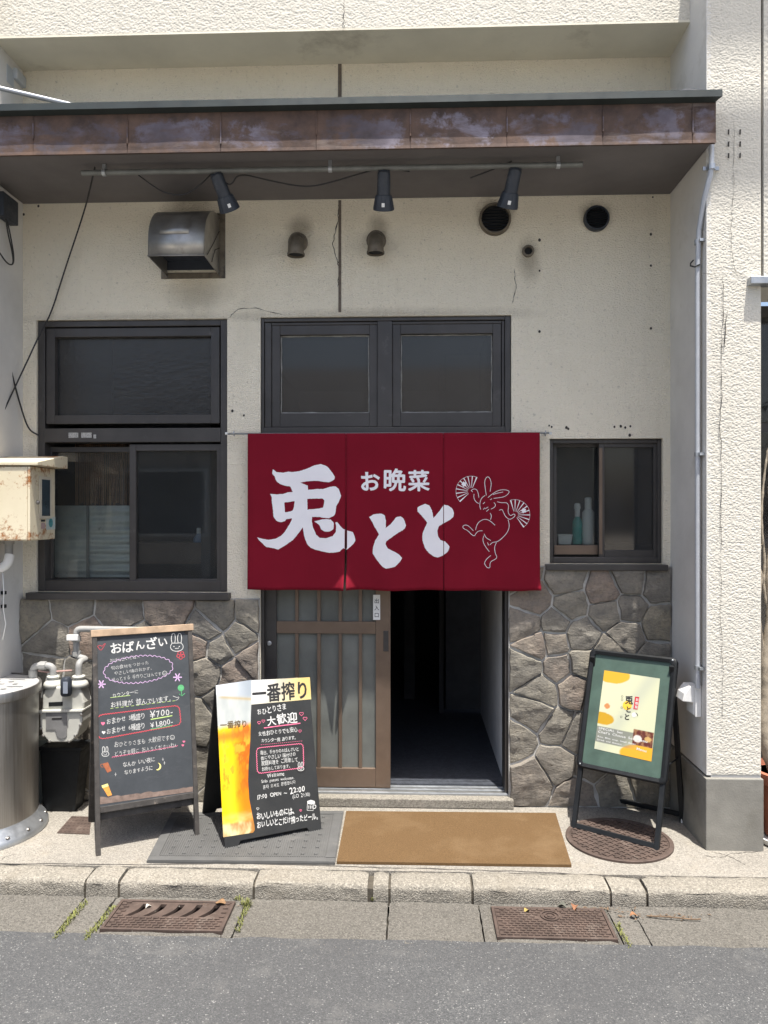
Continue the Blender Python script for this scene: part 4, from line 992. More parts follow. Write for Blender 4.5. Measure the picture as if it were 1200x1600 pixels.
pr.ppoly('scum', [z2(*p) for p in top + [(806, 1302), (116, 1398)]], .0001)
pr.build(cb)

# beer board
fr, w, L, back = board_axes((352, 1330), (503, 1300), .172, .677)
bb = empty('sandwich_board', fr.O+fr.U*w/2+back*.2, 'small black sandwich board with a printed beer glass and handwriting on the grey mat', 'sandwich board')
foot = [(0,0),(.055,0),(.07,.03),(w-.07,.03),(w-.055,0),(w,0),(w,L),(0,L)]
mb = MB(); mb.prism(foot, lambda u, v: fr.p(u, v, -.012), lambda u, v: fr.p(u, v, 0)); mb.build('front_panel', MAT['board_black'], bb, bevel=.002)
frb = Frame(fr.O+back*.434, fr.U, back*(.182-.434)+CU*.677); Lb = math.hypot(.252, .677)
mb = MB(); mb.prism([(0,0),(.055,0),(.07,.03),(w-.07,.03),(w-.055,0),(w,0),(w,Lb-.004),(0,Lb-.004)], lambda u, v: frb.p(u, v, -.006), lambda u, v: frb.p(u, v, .006)); mb.build('back_panel', MAT['board_black'], bb, bevel=.002)
for u in (.06, w-.10): 
    mb = MB(); mb.tube([fr.p(u, L-.003, -.012)+back*.004, fr.p(u+.05, L-.003, -.012)+back*.004], .007, 8); mb.build('hinge', MAT['galv'], bb)
def z3(a, b): return (310+a/5.333, 1040+b/5.333)
def beer(u, v):       # print of a tall glass: foam above, amber below
    y = 1-v
    n = fbm(u*5+3, y*9, 4, 3); n2 = fbm(u*3, y*5, 4, 8)
    c = lerpc(sstep(.25, .85, u+.35*(n2-.5)), (.95, .66, .003), (.86, .25, .004))
    c = c*(1-.0) ; hl = np.exp(-((u-.30)/.16)**2)*sstep(.45, .62, y)*.8; c = c*(1-hl[..., None])+np.array((.93, .80, .02))*hl[..., None]
    n3 = fbm(u*7+9, y*16, 5, 21); am = sstep(.30, .12, np.abs(y-.44)+.35*(n-.5))*sstep(.42, .60, n3+.45*(u-.55)); c = c*(1-am[..., None]*.85)+np.array((.62, .13, .006))*am[..., None]*.85
    wv_ = sstep(.50, .62, n3)*sstep(.75, .35, y)*.5; c = c*(1-wv_[..., None])+np.array((.98, .76, .06))*wv_[..., None]
    bt = sstep(.82, .90, y)*sstep(.2, .8, fbm(u*3, y*30, 3, 4)); c = c*(1-bt[..., None]*.5)+np.array((.98, .85, .40))*bt[..., None]*.5
    lay = np.exp(-((y-.345)/.035)**2); c = c*(1-lay[..., None]*.75)+np.array((.62, .17, .02))*lay[..., None]*.75
    foam = sstep(.30, .26, y+.02*(n-.5)); fc = lerpc(n, (.74, .75, .70), (.44, .48, .48)); c = c*(1-foam[..., None])+fc*foam[..., None]
    sh = np.exp(-((u-.85)/.18)**2)*foam*.35; c = c*(1-sh[..., None])+np.array((.34, .40, .42))*sh[..., None]
    yl = .075+.05*u; rim = np.exp(-((y-yl)/.010)**2)*sstep(.0, .2, u); c = c*(1-rim[..., None]*.75)+np.array((.55, .40, .16))*rim[..., None]*.75
    skyb = sstep(yl+.004, yl-.03, y); sc = lerpc(sstep(0, 1, u+.3*(n2-.5)), (.84, .88, .92), (.42, .47, .52)); c = c*(1-skyb[..., None])+sc*skyb[..., None]
    bs = sstep(.905, .93, y+.01*(n-.5)); c = c*(1-bs[..., None])+lerpc(sstep(.3, .7, n+.3*(u-.5)), (.86, .78, .42), (.50, .22, .05))*bs[..., None]
    return np.clip(c, 0, 1)
edge = [(0, 442), (.13, 442), (.24, 436), (.40, 432), (.55, 418), (.66, 414), (.78, 424), (.88, 448), (.95, 466), (.985, 470), (1.0, 455)]
def bf(u, v):
    y = 1-v; xr = float(np.interp(y, [e[0] for e in edge], [e[1] for e in edge]))
    xl = 145+62*y; yl = 165+1265*y; x = xl+(xr-xl)*u; yr = yl-(x-xl)*.155
    return fr.hit(*z3(x, yr))
printgrid(fr, bf, beer, 48, 160, .0006).build('beer_print', MAT['print'], bb, recalc=False)
def gold(u, v):
    n = fbm(u*4, v*2, 3, 5); c = lerpc(sstep(.1, .9, u+.2*(n-.5)), (.82, .83, .80), (.80, .60, .22)); b = np.exp(-((u-.35-.2*v)/.12)**2)*.5; c = c*(1-b[..., None])+np.array((.50, .50, .46))*b[..., None]
    lo = sstep(.35, .0, v)*.35; return np.clip(c*(1-lo[..., None])+np.array((.85, .74, .40))*lo[..., None], 0, 1)
def gf(u, v):
    a = Vector((440, 325)).lerp(Vector((940, 280)), u); b = Vector((440, 122)).lerp(Vector((928, 97)), u); q = a.lerp(b, v); return fr.hit(*z3(q.x, q.y))
printgrid(fr, gf, gold, 50, 20, .0008).build('gold_band', MAT['print'], bb, recalc=False)
pr = Print(fr, .0012)
pr.text('ink', '一番搾り', z3(448, 300), z3(926, 258), .030, 1.25)
MAT['ink_brown'] = simple('brown_ink', (.12, .075, .02), .5)
pr.text('ink_brown', '一番搾り', z3(180, 522), z3(410, 508), .02, 1.1)
def T(mat, s, a, b, asp=1.0, bold=0, jit=1.0): pr.text(mat, s, z3(*a), z3(*b), bold, asp, jit)
def SK(mat, pts, w=.002, sm=1, lift=0): pr.pstroke(mat, [z3(*p) for p in pts], w, lift, sm)
cw = 'chalk_white'
T(cw, 'おひとりさま', (488,412), (738,362), 1.35, .01); T(cw, '大歓迎', (566,496), (826,462), 1.0, .018); SK('chalk_pink', [(545,520),(690,500),(850,480)], .0045)
T(cw, '女性おひとりでも安心', (498,586), (826,548), 1.25, .006); SK('chalk_pink', heart(846, 545, 12), .0016, 0); T(cw, 'カウンター席 あります。', (522,640), (826,612), 1.2, .004)
for i in range(22): SK('chalk_pink', [(520+i*16, 660-i*1.5), (528+i*16, 659-i*1.5)], .0018, 0)
SK('chalk_pink', scallop(rrect((486,690), (868,652), (874,846), (494,896), .10), 6, 18), .0028, 0)
for i, s in enumerate(('毎日、手作りのおばんざいと', '体にやさしい 味付けの', '家庭料理を ご用意して', 'お待ちしております。')): T(cw, s, (516+i*4, 742+i*45), ((838, 812, 830, 778)[i], (706, 752, 796, 848)[i]), 1.3, .004)
def S3(mat, pts, lw, sm=1): SK(mat, pts, lw, sm)
MAT['blackdot'] = MAT['ink']
pr.ppoly('ink', [z3(*p) for p in circ(852, 852, 44, 14)], -.0002); bunny(852, 840, 34, .0024, cw, S3)
T(cw, 'Welcome', (572,936), (716,914), 1.35, 0, .7); T(cw, 'Solo guests welcome.', (524,978), (798,944), 1.15, 0, .7); T(cw, '혼자 오셔도 환영합니다', (538,1028), (812,982), 1.25, .0)
T(cw, '17:00', (486,1116), (574,1100), 1.2, .012); T(cw, 'OPEN', (598,1094), (692,1080), 1.1, .012); T(cw, '~', (714,1078), (740,1074), 1, .01); T(cw, '22:00', (762,1070), (892,1044), 1.15, .012); T(cw, '(LO 21:30)', (782,1108), (932,1082), 1.2, 0)
T(cw, 'おいしいものには、', (484,1282), (822,1226), 1.5, .02); T(cw, 'おいしいとこだけ搾ったビール。', (486,1352), (1014,1272), 1.6, .018)
SK('chalk_pink', heart(852, 1206, 9), .0018, 0); SK(cw, heart(494, 1192, 11), .0016, 0)
for h in ((505, 475), (540, 462)): SK('chalk_pink', heart(h[0], h[1], 13), .002, 0)
for h in ((858, 402), (888, 442)): SK('chalk_pink', heart(h[0], h[1], 17), .002, 0)
pr.ppoly(cw, [z3(*p) for p in ((905,1130),(935,1118),(968,1128),(972,1150),(940,1158),(908,1150))]); SK(cw, [(908,1150),(905,1205),(955,1208),(960,1155)], .0024, 0); SK(cw, [(962,1160),(980,1165),(975,1190),(958,1190)], .003, 1)
for x in (920, 935, 948): SK(cw, [(x, 1165), (x-1, 1192)], .003, 0)
mb = MB(); c = fr.hit(*z3(630, 1382)); mb.lathe([(.006,0),(.006,.003),(.003,.004)], (0,0,0), 10); 
pr.build(bb)

# poster stand on the right
fr, w, L, back = board_axes((890, 1296), (1029, 1333), .255, .797)
ps = empty('poster_stand', fr.O+fr.U*w/2+back*.15, 'green felt poster stand on black folding legs over a round manhole cover', 'poster stand')
vb = L*.335
for u in (.002, w-.024):
    mb = MB(); slab_on(mb, fr, u, u+.022, 0, vb+.02, -.022, -.003); mb.build('leg', MAT['black'], ps, bevel=.002)
mb = MB(); slab_on(mb, fr, .0243, w-.0243, .012, .034, -.021, -.004); mb.build('foot_rail', MAT['black'], ps, bevel=.002)
frb = Frame(fr.O+back*.40, fr.U, back*(.235-.40)+CU*.77)
for u in (.004, w-.026):
    mb = MB(); slab_on(mb, frb, u, u+.022, 0, .785, -.010, .010); mb.build('leg', MAT['black'], ps, bevel=.002)
mb = MB(); slab_on(mb, frb, .0265, w-.0265, .03, .05, -.008, .008); mb.build('cross_rail', MAT['black'], ps, bevel=.002)
for u in (.016, w-.016):
    mb = MB(); mb.tube([fr.p(u, L*.42, -.02), frb.p(u, .33, 0)], .004, 6); mb.build('brace', MAT['black'], ps)
c1 = frb.p(w-.015, .0, 0); mb = MB(); mb.box(c1.x-.011, c1.x+.011, c1.y-.012, c1.y+.012, .0, .045); mb.build('foot', MAT['white'], ps, bevel=.003)
def rr2(u0, u1, v0, v1, r, n=6):
    out = []
    for cx, cy, a in ((u1-r, v0+r, -90), (u1-r, v1-r, 0), (u0+r, v1-r, 90), (u0+r, v0+r, 180)):
        for i in range(n+1): t = R(a+90*i/n); out.append((cx+r*math.cos(t), cy+r*math.sin(t)))
    return out
O_ = rr2(-.004, w+.004, vb, L+.004, .026); I_ = rr2(.020, w-.020, vb+.024, L-.020, .012)
mb = MB(); n = len(O_)
rings = [[fr.p(*p, -.024) for p in O_], [fr.p(*p, .002) for p in O_], [fr.p(*(Vector(p).lerp(Vector(q), .35)), .008) for p, q in zip(O_, I_)], [fr.p(*p, .003) for p in I_], [fr.p(*p, -.006) for p in I_]]
for r_ in rings: mb.v += [tuple(p) for p in r_]
for r_ in range(4):
    for k in range(n): mb.f.append((r_*n+k, r_*n+(k+1) % n, (r_+1)*n+(k+1) % n, (r_+1)*n+k))
mb.f.append(tuple(range(n))[::-1])
auto_smooth(mb.build('outer_frame', MAT['black'], ps), 50)
mb = MB(); slab_on(mb, fr, .019, w-.019, vb+.023, L-.019, -.012, -.005); mb.build('felt_panel', MAT['felt'], ps)
fr = Frame(fr.p(0, 0, -.005), fr.U, fr.V)
def z6(a, b): return (870+a/5.714, 1000+b/5.714)
def post(u, v):
    y = 1-v; n = fbm(u*4, y*4, 4, 2)
    c = lerpc(sstep(.1, .9, u*.5+y*.5), (.74, .74, .50), (.66, .68, .46))
    gl = np.exp(-((u+y*.8-.86)/.14)**2)*.45; c = c*(1-gl[..., None])+np.array((.45, .48, .42))*gl[..., None]
    def blob(cx, cy, rx, ry, col, s):
        d = np.sqrt(((u-cx)/rx)**2+((y-cy)/ry)**2)+.35*(fbm(u*6, y*6, 2, s)-.5); k = sstep(1.04, .97, d); return k, np.array(col)
    for a in (blob(.17, .035, .27, .11, (.80, .47, .04), 3), blob(.07, .60, .2, .075, (.62, .36, .02), 4), blob(.92, .97, .48, .13, (.84, .42, .03), 5), blob(.13, .44, .045, .03, (.66, .28, .10), 6)):
        c = c*(1-a[0][..., None])+a[1]*a[0][..., None]
    tx = ((y > .705) & (y < .905) & (u < .97)).astype(float)*.82*sstep(1.05, .6, u+(y-.7)*1.4); c = c*(1-tx[..., None])+np.array((.17, .18, .17))*tx[..., None]
    ph = ((u > .63) & (u < .99) & (y > .655) & (y < .845)).astype(float); pc = lerpc(sstep(.4, .6, fbm(u*22, y*26, 3, 12)), (.13, .03, .02), (.32, .16, .08))
    d = np.sqrt(((u-.72)/.075)**2+((y-.765)/.045)**2); pk = sstep(1.05, .9, d)[..., None]; pc = pc*(1-pk)+np.array((.78, .72, .66))*pk
    d = np.sqrt(((u-.90)/.06)**2+((y-.75)/.032)**2); pk = sstep(1.05, .9, d)[..., None]; pc = pc*(1-pk)+np.array((.62, .40, .14))*pk
    c = c*(1-ph[..., None])+pc*ph[..., None]
    return np.clip(c, 0, 1)
pc = [Vector(p) for p in ((335,970), (845,1085), (922,345), (425,270))]
def pf(u, v): q = pc[0].lerp(pc[1], u).lerp(pc[3].lerp(pc[2], u), v); return fr.hit(*z6(q.x, q.y))
def puv(u, y): q = pc[0].lerp(pc[1], u).lerp(pc[3].lerp(pc[2], u), 1-y); return z6(q.x, q.y)
printgrid(fr, pf, post, 70, 100, .0010).build('poster', MAT['print'], ps, recalc=False)
pr = Print(fr, .0016)
MAT['ochre'] = simple('ochre_print', (.70, .42, .04), .5)
pr.ppoly('ochre', [z6(*p) for p in circ(630, 585, 42, 14)])
for ch, a, b in (('兎', (608, 562), (682, 570)), ('と', (612, 640), (668, 646)), ('と', (598, 706), (654, 712))): pr.text('ink', ch, z6(*a), z6(*b), .03, 1.05, 0, .0003)
MAT['tag_red'] = simple('red_tag_print', (.45, .02, .03), .5)
pr.ppoly('tag_red', [z6(*p) for p in ((700,505),(738,510),(722,622),(684,617))])
for ch, y in (('お', 541), ('晩', 575), ('菜', 609)): pr.text(cw, ch, z6(712-(y-541)*.14-8, y), z6(712-(y-541)*.14+20, y+3), .02, 1, 0, .0003)
for y, s, c2 in ((512, '○', 'ink'), (540, '○', 'ink'), (612, '○', 'ink'), (694, '○', 'ink')): pr.text(c2, s, z6(572-(y-540)*.05, y), z6(596-(y-540)*.05, y+3), .0)
pr.ppoly('chalk_white', [z6(*p) for p in circ(692, 668, 22, 12)]); SKp = lambda mat, pts, lw: pr.pstroke(mat, [z6(*p) for p in pts], lw, .0003, 1)
SKp('ink', [(705,650),(722,665),(722,680)], .003)
for s, u0, u1, y in (('SPECIAL Set', .03, .46, .745), ("Chef's Choice Set Menu", .03, .90, .79), ('Rice, Miso soup, Small dishes', .03, .70, .845), ('Drink and dessert', .03, .46, .885)): pr.text(cw, s, puv(u0, y), puv(u1, y), .012, .72)
pr.text(cw, 'Menu', puv(.72, .90), puv(.90, .905), .012, .8)
pr.build(ps)
for a, b in ((215, 1105), (1040, 185)):
    q = fr.hit(*z6(a, b)); c = fr.p(q.x, q.y, .010); mb = MB(); mb.lathe([(.004,0),(.004,.003),(.002,.004)], (0,0,0), 8); M4 = Matrix((fr.U, fr.V, fr.N)).transposed()
    mb.v = [tuple(c + M4 @ Vector(v)) for v in mb.v]; mb.build('corner_screw', MAT['galv'], ps)
# ------------------------------------------------------------------ flat plates with holes
def plate2d(loops, to3, thick, nrm):
    t = tessellate_polygon([[Vector((a, b, 0)) for a, b in lp] for lp in loops]); flat = [p for lp in loops for p in lp]; n = len(flat); mb = MB(); nrm = Vector(nrm)
    mb.v = [tuple(to3(*p)) for p in flat] + [tuple(to3(*p)-nrm*thick) for p in flat]
    mb.f = [tuple(f) for f in t] + [tuple(n+i for i in f)[::-1] for f in t]; o = 0
    for lp in loops:
        k = len(lp)
        for i in range(k): mb.f.append((o+i, o+(i+1) % k, n+o+(i+1) % k, n+o+i))
        o += k
    return mb
def oval(cx, cy, rx, ry, n=14, rot=0): return [(cx+rx*math.cos(a)*math.cos(rot)-ry*math.sin(a)*math.sin(rot), cy+rx*math.cos(a)*math.sin(rot)+ry*math.sin(a)*math.cos(rot)) for a in [2*math.pi*i/n for i in range(n)]]
def slot(cx, cy, l, w, n=6):
    return [(cx+l/2-w/2+w/2*math.cos(a), cy+w/2*math.sin(a)) for a in np.linspace(-math.pi/2, math.pi/2, n)] + [(cx-l/2+w/2+w/2*math.cos(a), cy+w/2*math.sin(a)) for a in np.linspace(math.pi/2, 3*math.pi/2, n)]
# ------------------------------------------------------------------ ash stand
ac = PZ(-40, 1297, 0); ar = .272
at = CAM_H - .2317*(ac.y+CAM_D)
ash = empty('ash_stand', (ac.x, ac.y, 0), 'round brushed steel ash stand with slotted lid beside the gas meter', 'ash stand')
mb = MB(); mb.lathe([(ar, .05), (ar, at-.035)], (ac.x, ac.y, 0), 72); auto_smooth(mb.build('drum', MAT['steel'], ash, recalc=False), 40)
mb = MB(); mb.lathe([(ar+.042, .001), (ar+.044, .012), (ar+.036, .030), (ar+.006, .062), (ar+.001, .075), (ar-.01, .075)], (ac.x, ac.y, 0), 72); auto_smooth(mb.build('base_ring', MAT['galv'], ash, recalc=False), 60)
for k in range(18):
    a = 2*math.pi*k/18+.1; mb = MB(); c = Vector((ac.x+math.cos(a)*(ar+.026), ac.y+math.sin(a)*(ar+.026), .036)); mb.lathe([(.011,0),(.009,.006),(.004,.008)], c, 8); mb.build('rivet', MAT['steel'], ash, smooth=True)
outer = oval(0, 0, ar+.006, ar+.006, 72); hl = []
for j, y in enumerate(np.linspace(-.20, .20, 9)):
    wd = math.sqrt(max(0, (ar-.03)**2-y*y)); k = 0; x = -wd+.03
    while x < wd-.03:
        if (j+k) % 2: hl.append(oval(x+.012, y, .013, .012)); x += .062
        else: 
            if x+.075 < wd-.01: hl.append(slot(x+.042, y, .080, .017))
            x += .118
        k += 1
mb = plate2d([outer]+hl, lambda u, v: Vector((ac.x+u, ac.y+v, at)), .003, (0,0,1)); mb.build('perforated_lid', MAT['lid'], ash)
mb = MB(); mb.lathe([(ar+.002, at-.04), (ar+.012, at-.034), (ar+.013, at-.002), (ar+.009, at+.006), (ar+.002, at+.004)], (ac.x, ac.y, 0), 72, cap=False); auto_smooth(mb.build('lid_rim', MAT['steel'], ash, recalc=False), 50)
mb = MB(); mb.lathe([(ar-.004, at-.12), (ar-.004, at-.115)], (ac.x, ac.y, 0), 48); mb.build('ash_tray', MAT['black'], ash)

# ------------------------------------------------------------------ cabinet on the left return
BF, BB, BX = -.38, -.12, -1.775
zb_, zt_ = Z_(45, 845, BF), Z_(45, 728, BF)
cab = empty('metal_cabinet', (XL+.1, -.25, zb_), 'rust spotted cream metal cabinet with a small side window mounted high on the left wall', 'cabinet')
mb = MB(); mb.box(XL+.002, BX, BF, BB, zb_, zt_); mb.build('housing', MAT['cabinet'], cab, bevel=.004)
mb = MB(); mb.prism([(BF-.020, zt_+.002), (BF-.020, zt_+.018), (BB-.02, zt_+.062), (BB+.03, zt_+.062), (BB+.03, zt_+.002)], lambda y, z: Vector((XL+.002, y, z)), lambda y, z: Vector((BX+.05, y, z))); mb.build('rain_cap', MAT['cabinet'], cab, bevel=.003)
mb = MB(); mb.prism([(BF-.014, zb_+.004), (BF+.10, zb_+.004), (BF+.012, zt_-.004), (BF-.014, zt_-.004)], lambda y, z: Vector((BX, y, z)), lambda y, z: Vector((BX+.012, y, z))); mb.build('front_hood', MAT['cabinet'], cab, bevel=.002)
mb = MB(); mb.box(XL+.004, BX-.002, BF-.013, BF-.001, zb_+.004, zt_-.004); mb.build('front_cover', MAT['cabinet'], cab, bevel=.003)
def side(px, py, X=BX): return PXp(px, py, X)
def sidebox(pa, pb, o0, o1, name, mat, bev=0):
    a, b = side(*pa), side(*pb); mb = MB(); mb.box(BX+o0, BX+o1, a.y, b.y, a.z, b.z); return mb.build(name, mat, cab, bevel=bev)
sidebox((60, 744), (79, 810), .0005, .006, 'window_frame', simple('faded_cream_paint', (.62,.56,.44), .6, 0, .2, 12), .001)
sidebox((63.5, 749), (76, 806), .0062, .0075, 'window_pane', simple('dark_pane', (.035,.055,.07), .15, 0, .3, 9))
sidebox((64, 812), (70, 815), .0005, .002, 'warning_label', MAT['ink']); sidebox((64, 817), (70, 826), .0005, .002, 'warning_label', simple('pinkish_label', (.42,.30,.28), .6))
c = side(79, 817); mb = MB(); mb.v = [(BX+.0015, c.y+.022*math.cos(a), c.z+.022*math.sin(a)) for a in [i*math.pi/10 for i in range(20)]]; mb.f = [tuple(range(20))]; mb.build('round_sticker', simple('teal_sticker', (.06,.26,.27), .5, 0, .4, 60), cab, recalc=False)
a = side(72, 808); b = side(86, 827); mb = MB(); mb.box(BX+.0004, BX+.0011, a.y, b.y, a.z, b.z); mb.build('sticker_backing', simple('pale_sticker', (.50,.56,.52), .5), cab)
c = side(54, 785); mb = MB(); mb.lathe([(.010,0),(.010,.006),(.004,.012)], (0,0,0), 10); mb.v = [(BX+.012+z, c.y+y, c.z+x) for x, y, z in mb.v]; mb.build('latch', MAT['steel_dirty'], cab, smooth=True)
# pipe below the cabinet, and a white elbow
cp = P(14, 850, -.26)
vp = empty('service_pipe', (cp.x, -.26, zb_), 'short grey pipe with a white elbow and cord under the cream cabinet', 'pipe')
MB().tube([(cp.x, -.26, zb_+.002), (cp.x, -.26, zb_-.02)], .024, 16).build('collar', MAT['pipe'], vp, smooth=False)
ze = Z_(14, 870, -.26)
auto_smooth(MB().tube([(cp.x, -.26, zb_-.02), (cp.x, -.26, ze)], .0185, 16).build('tube', MAT['pipe'], vp, recalc=False), 40)
auto_smooth(MB().tube([(cp.x+.004, -.26, ze+.008)]+[(cp.x+.004-.06*(1-math.cos(a)), -.265, ze-.055*math.sin(a)) for a in np.linspace(.05, 1.3, 8)], .0225, 14).build('white_elbow', MAT['white'], vp, recalc=False), 50)
MB().tube([P(4,893,-.25), P(6,925,-.24), P(5,950,-.24), P(9,975,-.24), P(4,1000,-.24)], .003, 6).build('white_cord', MAT['white'], vp, smooth=True)
for y in (926, 947):
    z = Z_(10, y, -.20); MB().box(XL+.001, XL+.02, -.215, -.195, z-.008, z+.008).build('bracket', MAT['black'], vp)
# ------------------------------------------------------------------ gas meter with its pipes
GY = -.20
gm = empty('gas_meter', P(105, 1258, GY), 'ivory gas meter hung between grey pipes left of the tall chalkboard', 'gas meter')
def zz4(a, b, Y=GY): return P(a/4, 960+b/4, Y)
def gprism(name, pts, y0, y1, mat, bev=.006, par=None):
    q = [zz4(*p) for p in pts]; mb = MB(); mb.prism([(v.x, v.z) for v in q], lambda x, z: Vector((x, y0, z)), lambda x, z: Vector((x, y1, z))); return mb.build(name, mat, par or gm, bevel=bev, seg=3)
gprism('lower_case', [(284,592),(284,670),(300,728),(340,778),(470,778),(512,738),(545,650),(545,592)], GY-.055, GY+.06, MAT['ivory'], .005)
gprism('upper_case', [(287,585),(289,500),(300,462),(330,440),(520,440),(535,490),(548,540),(545,585)], GY-.040, GY+.05, MAT['ivory'], .010)
gprism('flange', [(280,594),(280,582),(549,576),(549,590)], GY-.064, GY+.066, MAT['ivory'], .002)
for cx, y0, y1 in ((334, 445, 398), (492, 445, 398)):
    b, t_ = zz4(cx, y0), zz4(cx, y1); MB().lathe([(.052, b.z-.004), (.040, b.z+.02), (.026, t_.z-.006), (.026, t_.z), (.030, t_.z+.002), (.030, t_.z+.012), (.022, t_.z+.014)], (b.x, GY, 0), 20).build('port', MAT['ivory'], gm, smooth=True)
gprism('name_plate', [(322,700),(322,590),(452,586),(452,735),(440,752),(415,758),(392,745),(378,700)], GY-.0585, GY-.0553, simple('grey_plate', (.20,.20,.20), .55, 0, .2, 20), .001)
gprism('index_window', [(330,562),(330,536),(416,532),(416,558)], GY-.0435, GY-.0402, MAT['black'], .001)
gprism('plate_text', [(360,638),(360,628),(420,626),(420,636)], GY-.0595, GY-.0587, MAT['ink'], 0)
for x, y in ((292,600),(292,690),(305,735),(345,770),(465,770),(503,735),(535,670),(540,606)):
    c = zz4(x, y); MB().lathe([(.007,GY*-1+.053),(.007,GY*-1+.062),(.003,GY*-1+.064)], (c.x, 0, c.z), 8, 'Y').build('bolt', MAT['steel_dirty'], gm)
def bend(pts, r, k=6):
    pts = [Vector(p) for p in pts]; out = [pts[0]]
    for i in range(1, len(pts)-1):
        a = pts[i]+(pts[i-1]-pts[i]).normalized()*r; b = pts[i]+(pts[i+1]-pts[i]).normalized()*r
        for j in range(k+1): t = j/k; out.append(a.lerp(pts[i], t).lerp(pts[i].lerp(b, t), t))
    return out + [pts[-1]]
lp = empty('gas_inlet_pipe', P(54, 1258, GY), 'grey gas inlet pipe arching from the ground beside the ash stand into the meter', 'pipe')
p1, p2 = zz4(207, 320), zz4(334, 320)
auto_smooth(MB().tube(bend([(p1.x, GY, .002), (p1.x, GY, p1.z), (p2.x, GY, p1.z), (p2.x, GY, zz4(334, 388).z)], .03), .0165, 14).build('tube', MAT['pipe'], lp, recalc=False), 50)
for q in (zz4(270, 320),): MB().tube([(q.x-.016, GY, p1.z), (q.x+.016, GY, p1.z)], .0215, 8).build('union_nut', MAT['pipe'], lp)
MB().tube([(p1.x, GY, zz4(200, 365).z-.02), (p1.x, GY, zz4(200, 365).z+.012)], .021, 14).build('socket', MAT['pipe'], lp)
rp = empty('gas_outlet_pipe', zz4(492, 388), 'grey gas outlet pipe with elbows rising from the meter behind the chalkboard', 'pipe')
q1, q2, q3 = zz4(492, 300), zz4(452, 300), zz4(452, 108); q4 = P(255, 988, GY+.08)
auto_smooth(MB().tube(bend([(q1.x, GY, zz4(492, 388).z), (q1.x, GY, q1.z), (q1.x, GY+.09, q1.z), (q2.x-.02, GY+.09, q1.z+.01), (q2.x-.02, GY+.09, q3.z), (q4.x, GY+.09, q3.z-.005)], .026), .0155, 14).build('tube', MAT['pipe'], rp, recalc=False), 50)
for z in (zz4(0, 168).z, zz4(0, 262).z): MB().tube([(q2.x-.02, GY+.09, z-.012), (q2.x-.02, GY+.09, z+.012)], .022, 8).build('union_nut', MAT['pipe'], rp)
mb = MB(); c = Vector((q2.x-.02, GY+.085, zz4(0, 150).z)); mb.box(c.x-.035, c.x+.022, c.y-.03, c.y-.018, c.z-.018, c.z+.010); mb.build('white_tag', MAT['white'], rp, bevel=.002)
mb = MB(); mb.tube([zz4(240,352), zz4(300,362), zz4(360,356), zz4(450,350)], .004, 6); st = mb.build('tie_wire', simple('pink_wire', (.40,.25,.22), .6), gm)
mb = MB(); mb.lathe([(.022,0),(.026,.01),(.026,.075),(.018,.088),(.008,.09)], zz4(414, 508, GY-.07), 14); vt = auto_smooth(mb.build('valve_box', MAT['navy'], gm, recalc=False), 40)
mb = MB(); c = zz4(424, 440, GY-.07); mb.box(c.x-.010, c.x+.012, c.y-.029, c.y-.0265, c.z-.035, c.z+.02); mb.build('valve_label', simple('blue_grey_label', (.25,.28,.33), .5), gm)
MB().bar(zz4(308, 362), zz4(262, 520), .012, .006, (1,0,0)).build('strap', MAT['pipe'], gm)
# grey sleeve and black bin under the meter
s0 = PZ(69, 1257, 0)
slv = MB().lathe([(.036, 0), (.033, .28), (.033, .30), (.041, .302), (.041, .335), (.026, .345)], (s0.x, s0.y, 0), 20).build('pipe_sleeve', simple('grey_green_plastic', (.30,.33,.30), .5, 0, .15, 8), None, recalc=False); auto_smooth(slv, 40)
tag(slv, 'grey green plastic pipe sleeve standing between the ash stand and black bin', 'pipe sleeve')
b0, b1 = P(78, 1257, -.09), P(127, 1257, -.09); bt0, bt1 = P(76, 1160, -.09), P(138, 1160, -.09)
bn = empty('black_bin', ((b0.x+b1.x)/2, -.1, 0), 'black tapered plastic bin standing on the pavement under the gas meter', 'bin')
mb = MB(); h = bt0.z
outl = [(b0.x,-.165,0),(b1.x,-.165,0),(b1.x,-.06,0),(b0.x,-.06,0)]; outt = [(bt0.x,-.18,h),(bt1.x,-.18,h),(bt1.x,-.05,h),(bt0.x,-.05,h)]
mb.add(outl+outt, [(0,3,2,1),(0,1,5,4),(1,2,6,5),(2,3,7,6),(3,0,4,7)]); mb.add([(x*1, y, z-.02) for x, y, z in outt], [(0,1,2,3)]); mb.build('body', MAT['black'], bn, bevel=.005)
mb = MB(); a, b_ = Vector(outt[0]), Vector(outt[1]); mb.box(bt0.x-.006, bt1.x+.006, -.187, -.043, h-.012, h+.004); mb.build('rim', MAT['black'], bn, bevel=.003)

MAT['vent_dirty'] = simple('sooty_vent_metal', (.17,.145,.11), .6, .3, .45, 14, .2, 120, .001, dirt=((.045,.04,.035), 9, .52))
